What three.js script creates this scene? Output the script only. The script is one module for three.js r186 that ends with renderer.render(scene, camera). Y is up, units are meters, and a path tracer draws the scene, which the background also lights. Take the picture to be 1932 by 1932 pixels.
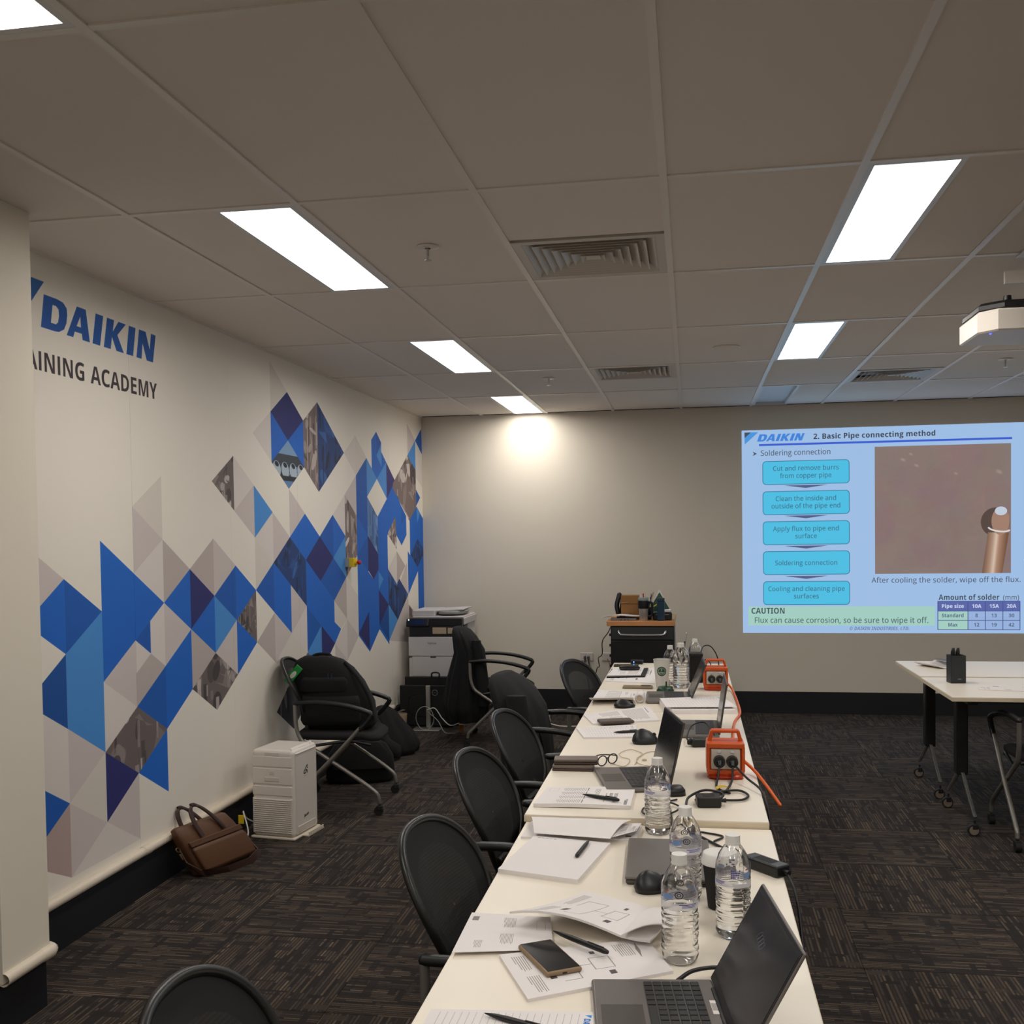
import * as THREE from 'three';
import { RoundedBoxGeometry } from 'three/addons/geometries/RoundedBoxGeometry.js';
import { RectAreaLightUniformsLib } from 'three/addons/lights/RectAreaLightUniformsLib.js';
import { mergeGeometries } from 'three/addons/utils/BufferGeometryUtils.js';

// ------------------------------------------------------------------ camera, exposure
const scene = new THREE.Scene();
scene.background = new THREE.Color(0x000000);
const renderer = new THREE.WebGLRenderer({ antialias: true });
renderer.toneMapping = THREE.LinearToneMapping;
renderer.toneMappingExposure = 1.0;
renderer.shadowMap.enabled = true;
RectAreaLightUniformsLib.init();
const FULL_H = 2142.77, FOCAL = 1948.66;
const camera = new THREE.PerspectiveCamera(2 * Math.atan(FULL_H / 2 / FOCAL) * 180 / Math.PI, 1932 / FULL_H, 0.05, 60);
camera.setViewOffset(1932, FULL_H, 0, 0, 1932, 1932);
camera.position.set(2.452, 1.594, 9.324);
camera.rotation.set(-0.0310508, 0.171777, -0.0141112, 'YXZ');
const LAMP = new THREE.Color(1.0, 0.945, 0.875), LAMP_POWER = 16.5, LAMP_GLOW = 1.25;
const SLIDE_GLOW = 0.9;

// ------------------------------------------------------------------ helpers
let seed = 12345;
const rnd = () => { seed = (seed * 1664525 + 1013904223) >>> 0; return seed / 4294967296; };
const rr = (a, b) => a + (b - a) * rnd();
const V3 = (x, y, z) => new THREE.Vector3(x, y, z);
const taken = {};
function numbered(name) { const n = taken[name] = (taken[name] ?? -1) + 1; return n ? name + '_' + String(n).padStart(3, '0') : name; }
const MAT = {};
function mat(name, color, roughness = 0.6, extra = {}) {
  const m = new THREE.MeshPhysicalMaterial({ color, roughness, ...extra });
  m.name = name; MAT[name] = m; return m;
}
function mesh(name, geo, material, parent) {
  const m = new THREE.Mesh(geo, material);
  m.name = parent ? name : numbered(name); m.castShadow = m.receiveShadow = true;
  (parent ?? scene).add(m); return m;
}
function thing(name, label, category, pos = [0, 0, 0], turn = 0, group) {
  const o = new THREE.Group(); o.name = numbered(name);
  o.position.set(...pos); o.rotation.y = turn; o.userData = { label, category };
  if (group) o.userData.group = group;
  scene.add(o); return o;
}
function tag(o, label, category, group) { o.userData.label = label; o.userData.category = category; if (group) o.userData.group = group; return o; }
function copyOf(src, base, label, pos, turn, group) {
  const c = src.clone(); c.name = numbered(base); c.userData = { ...src.userData, label };
  if (group) c.userData.group = group;
  if (pos) c.position.set(...pos);
  if (turn !== undefined) c.rotation.y = turn;
  scene.add(c); return c;
}
function struct(name, parent) { const g = new THREE.Group(); g.name = name; g.userData.kind = 'structure'; (parent ?? scene).add(g); return g; }
const bx = (w, h, d, x = 0, y = 0, z = 0) => new THREE.BoxGeometry(w, h, d).translate(x, y, z);
const rb = (w, h, d, r, x = 0, y = 0, z = 0, s = 2) => new RoundedBoxGeometry(w, h, d, s, Math.min(r, w / 2.01, h / 2.01, d / 2.01)).translate(x, y, z);
const cyl = (r0, r1, h, x = 0, y = 0, z = 0, n = 24) => new THREE.CylinderGeometry(r0, r1, h, n).translate(x, y, z);
function tube(pts, r, seg = 0, radial = 8, closed = false) {
  const c = new THREE.CatmullRomCurve3(pts.map((p) => V3(...p)), closed, 'centripetal');
  return new THREE.TubeGeometry(c, seg || pts.length * 6, r, radial, closed);
}
function capTube(pts, r, seg = 0, radial = 8) {
  const a = pts[0], b = pts[pts.length - 1];
  const s = new THREE.SphereGeometry(r, radial, 6);
  return mergeGeometries([tube(pts, r, seg, radial), s.clone().translate(...a), s.clone().translate(...b)]);
}
const lathe = (pts, n = 28) => new THREE.LatheGeometry(pts.map(([r, y]) => new THREE.Vector2(r, y)), n);
const merge = (list) => mergeGeometries(list.map((g) => (g.index ? g.toNonIndexed() : g)).map((g) => { for (const k of Object.keys(g.attributes)) if (!['position', 'normal', 'uv'].includes(k)) g.deleteAttribute(k); return g; }));
// surface through a list of rings, each an array of [x, y, z]
function loft(rings, { closed = true, caps = true } = {}) {
  const n = rings[0].length, pos = [], uv = [], idx = [], cols = closed ? n + 1 : n;
  rings.forEach((ring, j) => { for (let i = 0; i < cols; i++) { pos.push(...ring[i % n]); uv.push(i / (cols - 1), j / (rings.length - 1)); } });
  for (let j = 0; j < rings.length - 1; j++) for (let i = 0; i < cols - 1; i++) {
    const a = j * cols + i, b = a + 1, c = a + cols, d = c + 1; idx.push(a, c, b, b, c, d);
  }
  if (caps && closed) for (const [j, flip] of [[0, false], [rings.length - 1, true]]) {
    const m = [0, 0, 0]; for (const p of rings[j]) for (let k = 0; k < 3; k++) m[k] += p[k] / n;
    const at = pos.length / 3; pos.push(...m); uv.push(0.5, j ? 1 : 0);
    for (let i = 0; i < n; i++) { const a = j * cols + i, b = j * cols + i + 1; flip ? idx.push(at, b, a) : idx.push(at, a, b); }
  }
  const g = new THREE.BufferGeometry();
  g.setAttribute('position', new THREE.Float32BufferAttribute(pos, 3)); g.setAttribute('uv', new THREE.Float32BufferAttribute(uv, 2));
  g.setIndex(idx); g.computeVertexNormals(); return g;
}
// rounded-square ring in the XZ plane
function ring(cx, y, cz, hx, hz, n = 28, power = 3.2, wobble = null) {
  const out = [];
  for (let i = 0; i < n; i++) {
    const a = i / n * Math.PI * 2, c = Math.cos(a), s = Math.sin(a);
    let k = Math.pow(Math.pow(Math.abs(c), power) + Math.pow(Math.abs(s), power), -1 / power);
    if (wobble) k *= 1 + wobble(a);
    out.push([cx + hx * c * k, y, cz + hz * s * k]);
  }
  return out;
}
function plate(pts, h, bevel = 0) {   // flat outline [x, z], thickness up from y = 0
  const s = new THREE.Shape(pts.map(([x, z]) => new THREE.Vector2(x, -z)));
  return new THREE.ExtrudeGeometry(s, { depth: h - 2 * bevel, bevelEnabled: bevel > 0, bevelSize: bevel, bevelThickness: bevel, bevelSegments: 1, curveSegments: 6 }).translate(0, 0, bevel).rotateX(-Math.PI / 2);
}
// sheet of paper (or a stack) over four corners [x, z]: u from p0 to p1, v from p0 to p3
function sheetGeo(p, y, th, lift = null, n = 10, top = [1, 0]) {
  // the print stands with its head towards 'top' and is never mirrored
  const e = (a, b) => [b[0] - a[0], b[1] - a[1]], eu = e(p[0], p[1]), ev = e(p[0], p[3]), neg = (q) => [-q[0], -q[1]];
  let turnUV = null, best = -9;
  for (const swap of [0, 1]) for (const fu of [0, 1]) for (const fv of [0, 1]) {
    const U = swap ? ev : eu, V = swap ? eu : ev, u = fu ? neg(U) : U, v = fv ? neg(V) : V;
    const score = (v[0] * top[0] + v[1] * top[1]) / Math.hypot(...v);
    if (u[1] * v[0] - u[0] * v[1] > 0 && score > best) { best = score; turnUV = (a, b) => { const [i, j] = swap ? [b, a] : [a, b]; return [fu ? 1 - i : i, fv ? 1 - j : j]; }; }
  }
  const P = (u, v, k) => { const q = [0, 1].map((i) => (p[0][i] * (1 - u) + p[1][i] * u) * (1 - v) + (p[3][i] * (1 - u) + p[2][i] * u) * v); const l = lift ? lift(u, v) : 0; const o = Array.isArray(l) ? l : [0, l, 0]; return [q[0] + o[0], y + k + o[1], q[1] + o[2]]; };
  const pos = [], uv = [], idx = [];
  for (const k of [th, 0]) for (let j = 0; j <= n; j++) for (let i = 0; i <= n; i++) { pos.push(...P(i / n, j / n, k)); uv.push(...turnUV(i / n, j / n)); }
  const N = (n + 1) * (n + 1), at = (i, j, s) => s * N + j * (n + 1) + i;
  const q = (a, b, c, d) => idx.push(a, b, c, a, c, d);
  for (let j = 0; j < n; j++) for (let i = 0; i < n; i++) { q(at(i, j, 0), at(i + 1, j, 0), at(i + 1, j + 1, 0), at(i, j + 1, 0)); q(at(i, j, 1), at(i, j + 1, 1), at(i + 1, j + 1, 1), at(i + 1, j, 1)); }
  const side = (a, b) => { const base = pos.length / 3; for (const [i, j, s] of [[...a, 0], [...a, 1], [...b, 1], [...b, 0]]) { const k = at(i, j, s) * 3; pos.push(pos[k], pos[k + 1], pos[k + 2]); uv.push(0.002, 0.002); } idx.push(base, base + 1, base + 2, base, base + 2, base + 3); };
  for (let i = 0; i < n; i++) { side([i, 0], [i + 1, 0]); side([i + 1, n], [i, n]); side([0, i + 1], [0, i]); side([n, i], [n, i + 1]); }
  // make the faces point outwards whatever way the corners run
  const area = p.reduce((s, a, i) => { const b = p[(i + 1) % 4]; return s + a[0] * b[1] - b[0] * a[1]; }, 0);
  if (area > 0) for (let i = 0; i < idx.length; i += 3) [idx[i], idx[i + 1]] = [idx[i + 1], idx[i]];
  const g = new THREE.BufferGeometry();
  g.setAttribute('position', new THREE.Float32BufferAttribute(pos, 3)); g.setAttribute('uv', new THREE.Float32BufferAttribute(uv, 2));
  g.setIndex(idx); g.computeVertexNormals(); return g;
}
function canvasTex(w, h, draw) {
  const c = document.createElement('canvas'); c.width = w; c.height = h;
  const g = c.getContext('2d'); draw(g, w, h);
  const t = new THREE.CanvasTexture(c); t.colorSpace = THREE.SRGBColorSpace; t.wrapS = t.wrapT = THREE.RepeatWrapping; return t;
}
function noiseTex(size, lo, hi, grain = 1, stretch = 1) {     // grey grain, for bump and wear
  const d = new Uint8Array(size * size * 4);
  const cells = Math.floor(size / grain), v = new Float32Array(cells * cells).map(() => rnd());
  for (let y = 0; y < size; y++) for (let x = 0; x < size; x++) {
    const a = v[(Math.floor(y / grain) % cells) * cells + (Math.floor(x / (grain * stretch)) % cells)], k = lo + (hi - lo) * (0.6 * a + 0.4 * rnd()), o = (y * size + x) * 4;
    d[o] = d[o + 1] = d[o + 2] = k; d[o + 3] = 255;
  }
  const t = new THREE.DataTexture(d, size, size); t.magFilter = THREE.LinearFilter; t.wrapS = t.wrapT = THREE.RepeatWrapping; t.needsUpdate = true; return t;
}
const poly = (g, pts, fill) => { g.beginPath(); pts.forEach(([x, y], i) => (i ? g.lineTo(x, y) : g.moveTo(x, y))); g.closePath(); if (fill) { g.fillStyle = fill; g.fill(); } };

const WORDMARK = [
  [[0, 0], [0.027, 1], [0.125, 1], [0.17, 0.96], [0.197, 0.82], [0.2, 0.62], [0.192, 0.36], [0.172, 0.14], [0.133, 0.02], [0.1, 0]],
  [[0.192, 0], [0.278, 1], [0.35, 1], [0.378, 0], [0.318, 0], [0.313, 0.19], [0.256, 0.19], [0.243, 0]],
  [[0.4, 0], [0.433, 1], [0.498, 1], [0.465, 0]],
  [[0.497, 0], [0.532, 1], [0.595, 1], [0.58, 0.6], [0.635, 1], [0.703, 1], [0.622, 0.54], [0.678, 0], [0.61, 0], [0.572, 0.42], [0.558, 0]],
  [[0.702, 0], [0.733, 1], [0.797, 1], [0.766, 0]],
  [[0.799, 0], [0.831, 1], [0.897, 1], [0.934, 0.42], [0.952, 1], [1.0, 1], [0.966, 0], [0.902, 0], [0.863, 0.56], [0.85, 0]],
], HOLES = [[[0.074, 0.22], [0.09, 0.78], [0.115, 0.78], [0.134, 0.7], [0.136, 0.5], [0.128, 0.3], [0.112, 0.22]], null];
const HOLE_A = [[0.272, 0.38], [0.307, 0.38], [0.304, 0.72]];
function wordmark(g, x, y, w, h, color, lean = 0) {      // baseline left corner, width, height
  const P = ([a, b]) => [x + a * w + lean * b * h, y - b * h], path = (pts) => pts.forEach((p, i) => { const q = P(p); i ? g.lineTo(...q) : g.moveTo(...q); });
  g.fillStyle = color; WORDMARK.forEach((s, i) => { g.beginPath(); path(s); g.closePath(); if (i === 0) { path(HOLES[0]); g.closePath(); } if (i === 1) { path(HOLE_A); g.closePath(); } g.fill('evenodd'); });
}
function plainText(g, str, size) {    // sans lettering whose capital I is a plain bar; returns the width
  let x = 0;
  for (const ch of str) { if (ch === 'I') { g.fillRect(x + size * 0.085, -size * 0.715, size * 0.15, size * 0.715); x += size * 0.32; } else { g.fillText(ch, x, 0); x += g.measureText(ch).width; } }
  return x;
}
const plainWidth = (g, str, size) => [...str].reduce((s, ch) => s + (ch === 'I' ? size * 0.32 : g.measureText(ch).width), 0);

// ------------------------------------------------------------------ materials
const grain = noiseTex(256, 90, 200, 1);
const weave = noiseTex(128, 60, 220, 2);
mat('paint', 0xe3dbcc, 0.85, { bumpMap: grain, bumpScale: 0.0003 });
mat('ceiling_board', 0xe6ddd3, 0.95, { bumpMap: grain, bumpScale: 0.0004 });
mat('t_bar', 0xe4dcd3, 0.4);
mat('skirting', 0x15161b, 0.55);
mat('rail', 0xd9cdbb, 0.4);
mat('white_plastic', 0xdad2c8, 0.4);
mat('printer_white', 0xc9c5c4, 0.5);
mat('laminate', 0xefe6d6, 0.38);
mat('edge_band', 0xe2d3b8, 0.5);
mat('black_plastic', 0x121214, 0.42);
mat('black_matte', 0x0e0e10, 0.75);
mat('black_fabric', 0x0b0b0d, 0.95, { bumpMap: weave, bumpScale: 0.0012 });
mat('dark_fabric', 0x100f11, 0.95, { bumpMap: weave, bumpScale: 0.001 });
mat('chair_rim', 0x191817, 0.36);
mat('chair_border', 0x0d0d0e, 0.85);
mat('chair_tube', 0x8a8680, 0.35, { metalness: 0.6 });
mat('chrome', 0xe0e0e0, 0.16, { metalness: 0.85 });
mat('steel', 0xc4c0ba, 0.35, { metalness: 0.7 });
mat('rubber', 0x0f0f10, 0.7);
mat('wheel_cap', 0x7f7365, 0.5);
mat('paper', 0xe9e4e2, 0.8);
mat('laptop_grey', 0x77716e, 0.42, { metalness: 0.45 });
mat('laptop_dark', 0x55504c, 0.45, { metalness: 0.4 });
mat('key', 0x1e1e20, 0.55);
mat('screen_off', 0x0d0d10, 0.16);
mat('orange', 0xd2561a, 0.35);
mat('orange_cord', 0xe0641c, 0.45);
mat('cord', 0x141315, 0.5);
mat('white_cord', 0xd8d3c8, 0.45);
mat('leather', 0x5b3a22, 0.55, { bumpMap: noiseTex(256, 90, 190, 3), bumpScale: 0.0009 });
mat('leather_dark', 0x38221a, 0.55);
mat('brass', 0xb9a478, 0.3, { metalness: 0.9 });
mat('clear_pet', 0xffffff, 0.02, { transmission: 1, thickness: 0.001, ior: 1.5 });
mat('water', 0xffffff, 0.0, { transmission: 1, thickness: 0.03, ior: 1.33 });
mat('bottle_cap', 0xe6e4e0, 0.45);
mat('yellow', 0xe0bd1e, 0.45);
mat('red', 0xb3191d, 0.4);
mat('green_plastic', 0x0f3d26, 0.4);
mat('cardboard', 0x93683a, 0.85);
mat('beige', 0xb9a488, 0.6);
mat('grey_plastic', 0x9a9a98, 0.5);
mat('wood', 0xffffff, 0.45, { map: canvasTex(512, 256, (g, w, h) => {
  g.fillStyle = '#c79a5c'; g.fillRect(0, 0, w, h);
  for (let i = 0; i < 8; i++) { g.fillStyle = `rgba(${rr(170, 215) | 0},${rr(125, 160) | 0},${rr(70, 100) | 0},0.5)`; g.fillRect(0, i * 32, w, 31); }
  for (let i = 0; i < 600; i++) { g.fillStyle = `rgba(70,40,15,${rr(0.03, 0.14)})`; g.fillRect(rnd() * w, rnd() * h, rr(20, 120), 1); }
}) });

// ------------------------------------------------------------------ room shell
const ROOM_X = 8.4, ROOM_Z = 12.0, ROOM_H = 2.7;
// mural, laid out on its own lattice: column c runs from z = 5.594 towards the far wall, row m upwards from y = 0.70
const MZ = (c) => 5.594 - 0.2617 * c, MY = (m, c = 0) => 0.70 + 0.1495 * m + 0.0009 * c;
const MURAL_TOP = 2.7, MURAL_BOTTOM = 0.18;
const blue = '#0f66ca', blueA = '#0d5ab6', blueB = '#0b4f9f', light = '#4790da', navy = '#26296d', navy2 = '#332f74';
const g0 = '#ddd5d0', g1 = '#cfc4c1', g2 = '#bdb1ad', g3 = '#dbd3c9', mauve = '#b8a09c';
const SHAPES = [
  [g3, [8, 13], [9, 12], [8, 11]],
  [g0, [8, 11], [7, 10], [8, 9]],
  [navy, [9, 12], [8, 11], [9, 10], [10, 11]], [blue, [8, 11], [9, 10], [8, 9]], [blue, [10, 11], [9, 10], [10, 9]],
  ['photo_van', [9, 10], [8, 9], [9, 8], [10, 9]],
  ['photo_warm', [11, 12], [10, 11], [10, 9], [11, 8]], ['photo_blue', [11, 12], [13, 10], [11, 8]],
  ['photo_grey', [6, 9], [5, 8], [6, 7]], [g0, [6, 9], [7, 8], [6, 7]],
  [g1, [7, 8], [6, 7], [7, 6]], [light, [7, 8], [8, 7], [7, 6]],
  [g0, [8, 7], [7, 6], [8, 5]], [g1, [8, 7], [9, 6], [8, 5]], [g3, [7, 6], [8, 5], [7, 4]],
  [g1, [9, 8], [10, 7], [9, 6]],
  [g3, [3, 8], [2, 7], [3, 6]], [g1, [2, 7], [3, 6], [2, 5]], [g0, [3, 6], [2, 5], [3, 4]], [g2, [3, 6], [4, 5], [3, 4]],
  [g2, [5, 6], [4, 5], [5, 4]], [g1, [5, 6], [6, 5], [5, 4]],
  [blue, [4, 5], [3, 4], [4, 3]], [navy, [4, 5], [5, 4], [4, 3]],
  [blue, [5, 4], [4, 3], [5, 2]], [light, [5, 4], [6, 3], [5, 2]],
  [blueA, [6, 5], [5, 4], [6, 3]], [blue, [6, 5], [7, 4], [6, 3]],
  ['photo_grey', [7, 4], [6, 3], [7, 2]], [blue, [6, 3], [7, 2], [6, 1]],
  [g1, [6, 3], [5, 2], [6, 1]], [g2, [4, 3], [5, 2], [4, 1]], ['photo_grey', [5, 2], [6, 1], [5, 0], [4, 1]],
  [g1, [-0.6, 5.6], [0, 5], [-0.6, 4.35]],
  [blue, [-0.6, 4.35], [0, 5], [0, 3], [-0.6, 3.6]], [blueA, [0, 5], [1, 4], [0, 3]],
  [blueB, [0, 3], [-0.6, 2.37], [-0.6, 1.58], [0, 1]], [light, [0, 3], [1, 4], [1, 0], [0, 1]],
  [blue, [1, 6], [3, 4], [2.5, 3.5], [2.5, 2.5], [2, 3], [1, 2]], [blueA, [2.5, 3.5], [2, 3], [2.5, 2.5]],
  [g0, [2.5, 3.5], [3, 4], [3, 2], [2.5, 2.5]], [g1, [3, 4], [4, 3], [3, 2]],
  [g0, [2, 3], [2.5, 2.5], [2, 2]], [g1, [2, 3], [1, 2], [2, 1]], [g2, [2.5, 2.5], [3, 2], [2, 1], [2, 2]], [g0, [1, 2], [2, 1], [1, 0]],
  [blueA, [3, 2], [2, 1], [3, 0]], [blue, [4, 3], [3, 2], [3, 0], [4, 1]],
  ['photo_grey', [2, 1], [3, 0], [2, -1], [1, 0]], [blue, [3, 0], [2, -1], [3, -2]], [navy, [1, 0], [2, -1], [1, -2]],
  [g0, [-0.6, 1.58], [0, 1], [0, -1], [-0.6, -0.4]], [g1, [0, 1], [1, 0], [0, -1]], [g3, [1, 0], [0, -1], [1, -2]],
  [blueA, [-0.6, -0.4], [0, -1], [-0.6, -1.6]], [mauve, [0, -1], [-0.6, -1.6], [-0.6, -2.5], [0, -3]],
  [g1, [0, -1], [1, -2], [0, -3]], [g1, [2, -1], [1, -2], [2, -3]], [g0, [1, -2], [2, -3], [0, -3]],
  // middle block
  [blue, [10, 7], [9, 6], [10, 5], [11, 6]], [blue, [12, 7], [11, 6], [12, 5], [13, 6]], [blueA, [12, 7], [11, 6], [12, 5]],
  [navy, [11, 6], [10, 5], [11, 4], [12, 5]], [light, [13, 6], [12, 5], [13, 4]],
  ['photo_blue', [9, 6], [8, 5], [10, 3], [10, 5]], [blueA, [8, 5], [7, 4], [8, 3]], [blue, [8, 5], [9, 4], [8, 3]],
  [blue, [9, 4], [8, 3], [9, 2]], [g1, [9, 4], [10, 3], [9, 2]],
  [blue, [10, 5], [11, 4], [10, 3]], [blueA, [11, 4], [12, 5], [13, 4], [12, 3]], [blue, [11, 4], [12, 3], [12, 1], [10, 3]],
  [blueA, [10, 3], [11, 2], [10, 1]], [light, [11, 2], [10, 1], [11, 0]], [navy, [11, 2], [12, 1], [11, 0]], [blue, [12, 2], [12.5, 1.6], [12, 1]],
  ['photo_grey', [10, 1], [9, 0], [10, -1], [11, 0]],
  [g2, [8, 3], [7, 2], [8, 1]], [g1, [8, 3], [9, 2], [8, 1]], [g0, [10, 3], [9, 2], [10, 1]], [g3, [9, 2], [8, 1], [9, 0], [10, 1]],
  [g2, [13, 4], [12, 3], [13, 2]], [g0, [13, 4], [14, 3], [13, 2]], [g3, [12, 3], [13, 2], [12.5, 1.6], [12, 2]], [g0, [14, 3], [13, 2], [14, 1]], [g1, [13, 2], [14, 1], [13, 0]], [g0, [13, 2], [12, 1], [13, 0]], [g1, [12, 1], [13, 0], [12, -1]],
  ['photo_dark', [9, 0.2], [8, -1], [9, -2], [10, -1]],
  [g0, [14, 11], [13, 10], [14, 9]], [g3, [14, 11], [15, 10], [14, 9]], [g1, [14, 9], [13, 8], [14, 7]], [g0, [13, 8], [12, 7], [13, 6]],
  ['photo_warm', [13, 8], [14, 7], [14, 5], [13, 4]],
  // tower block
  [blue, [16, 11.5], [15.5, 11], [15.5, 9.5], [16, 9], [17, 10], [16.5, 10.5], [16.5, 11]], [blueA, [16, 11.5], [16.5, 11], [16, 10.3]], [light, [16.5, 10.9], [16, 10.25], [16.5, 9.7]],
  [blueA, [15, 10], [14, 9], [14, 3], [15, 2]], [light, [15, 10], [16, 9], [15, 8]], [light, [17, 10], [16, 9], [17, 8]], [navy2, [17, 10], [18, 9], [17, 8]],
  ['photo_light', [15, 8], [16, 7], [16, 5], [15, 6]], [blue, [17.7, 8.8], [17, 8], [16, 7], [16, 2], [17, 4], [17, 6], [18, 7], [18.6, 7.7]],
  [blue, [14, 7], [15, 6], [14, 5]], [blueA, [15, 6], [14, 5], [15, 4]], [navy, [15, 6], [16, 5], [16, 4.2], [15.5, 3.7], [15, 4.2]],
  [blue, [14, 5], [15.5, 3.7], [16, 4.2], [17, 4], [17, 0], [16, 1], [15, 0], [14, 1]], [light, [16, 4.1], [16.5, 3.65], [16, 3.1]],
  [navy, [16, 3.1], [17, 2.2], [16, 1.2]], [light, [17, 2.2], [18, 1.2], [17, 0.2]], [blueB, [17, 2.2], [16, 1.2], [17, 0.2]], [navy, [15, 2.1], [14, 1.1], [15, 0.1]], [blue, [15, 2.1], [16, 1.1], [15, 0.1]],
  ['photo_blue', [17, 4.15], [18, 3.2], [18, 3.75], [19.3, 2.5], [18, 1.2], [17, 2.2]],
  ['photo_warm', [18, 7.1], [17, 6.1], [18, 5.2]], [g0, [18, 5.1], [17, 4.15], [18, 3.2]], [g2, [18, 5.1], [19, 4.2], [18, 3.3]], [g1, [19.2, 4.4], [19.3, 2.5], [18.4, 3.4]],
  [blue, [18.6, 7.7], [17.95, 7.1], [18, 6], [18.6, 5.4], [19.2, 6], [19.2, 7.1]], [blueA, [18.6, 6.6], [19.2, 7.1], [18.6, 7.65]],
  ['photo_warm', [19.5, 10.7], [17.7, 8.9], [17.7, 8.6], [19.62, 6.8], [20.5, 7.7], [20.5, 9.9]],
  [g1, [19.5, 12.55], [20.5, 11.7], [19.5, 10.7]], [light, [20.5, 11.7], [19.5, 10.7], [20.5, 9.9]], [blueA, [21.34, 12.55], [20.5, 11.7], [21.4, 10.95]],
  [g0, [20.5, 11.7], [21.38, 10.9], [21.38, 8.9], [20.5, 9.5]], [blueA, [20.5, 8.75], [21.05, 8.28], [20.5, 7.73]],
  [blue, [20.55, 7.73], [19.62, 6.85], [19.62, 4.8], [19.32, 5.05], [19.32, 2.5], [20.6, 3.78], [20.6, 0.2], [21.38, 0.2], [21.38, 7]], [light, [20.55, 7.7], [21, 7.3], [20.6, 6.7]],
  ['photo_blue', [20.6, 5.75], [19.7, 4.8], [20.55, 4.02], [21.38, 4.8], [21.38, 5.1]], [g1, [18, 1.2], [19.3, 2.5], [19.3, -0.3], [17, 0.2]],
  ['photo_warm', [19.35, 1.9], [20.2, 1.2], [19.35, 0.5]],
];
function photoFill(g, kind, box) {
  const [x0, y0, x1, y1] = box, w = x1 - x0, h = y1 - y0;
  const pal = { photo_grey: ['#6d6260', '#b3a7a4', '#413a3b', '#8d8280', '#d5cbc7'], photo_warm: ['#7c6c69', '#bdaea9', '#4a4042', '#a39591', '#e0d6d0'], photo_blue: ['#1f3f78', '#2b5599', '#1b2b4c', '#16223c', '#356bb4'], photo_light: ['#587fb6', '#6a93c9', '#3f5f93', '#7ba2d2', '#34507f'], photo_van: ['#2a303c', '#6f89a8', '#1a1e28', '#8fa9c4', '#3f4c5f'], photo_dark: ['#3b3b42', '#6b6869', '#1d1d24', '#8d8785', '#2a2a31'] }[kind];
  g.fillStyle = pal[0]; g.fillRect(x0, y0, w, h);
  for (let i = 0; i < 26; i++) {
    g.fillStyle = pal[1 + (rnd() * 4 | 0)]; g.globalAlpha = rr(0.45, 0.95);
    const px = x0 + rnd() * w, py = y0 + rnd() * h;
    if (i % 3 === 0) g.fillRect(px, py, rr(0.02, 0.08) * w, rr(0.15, 0.6) * h);
    else if (i % 3 === 1) { g.beginPath(); g.ellipse(px, py, rr(0.04, 0.15) * w, rr(0.04, 0.16) * h, rr(0, 3), 0, 7); g.fill(); }
    else { g.beginPath(); g.moveTo(px, py); for (let k = 0; k < 3; k++) g.lineTo(px + rr(-0.25, 0.25) * w, py + rr(-0.25, 0.25) * h); g.fill(); }
  }
  g.globalAlpha = 1;
  if (kind === 'photo_van') {
    g.fillStyle = '#7fa0c4'; g.fillRect(x0, y0, w, h * 0.3); g.fillStyle = '#39414d'; g.fillRect(x0, y0 + h * 0.3, w, h * 0.22);
    for (let k = 0; k < 4; k++) { const vx = x0 + w * (0.05 + k * 0.25); g.fillStyle = '#aebdcb'; g.beginPath(); g.ellipse(vx + w * 0.1, y0 + h * 0.62, w * 0.12, h * 0.16, 0.3, 0, 7); g.fill(); g.fillStyle = '#1f2630'; g.beginPath(); g.ellipse(vx + w * 0.1, y0 + h * 0.52, w * 0.06, h * 0.05, 0.2, 0, 7); g.fill(); }
    g.fillStyle = '#262b33'; g.fillRect(x0, y0 + h * 0.74, w, h * 0.1); g.fillStyle = '#5f83b3'; g.fillRect(x0, y0 + h * 0.84, w, h * 0.2);
  }
}
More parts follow.
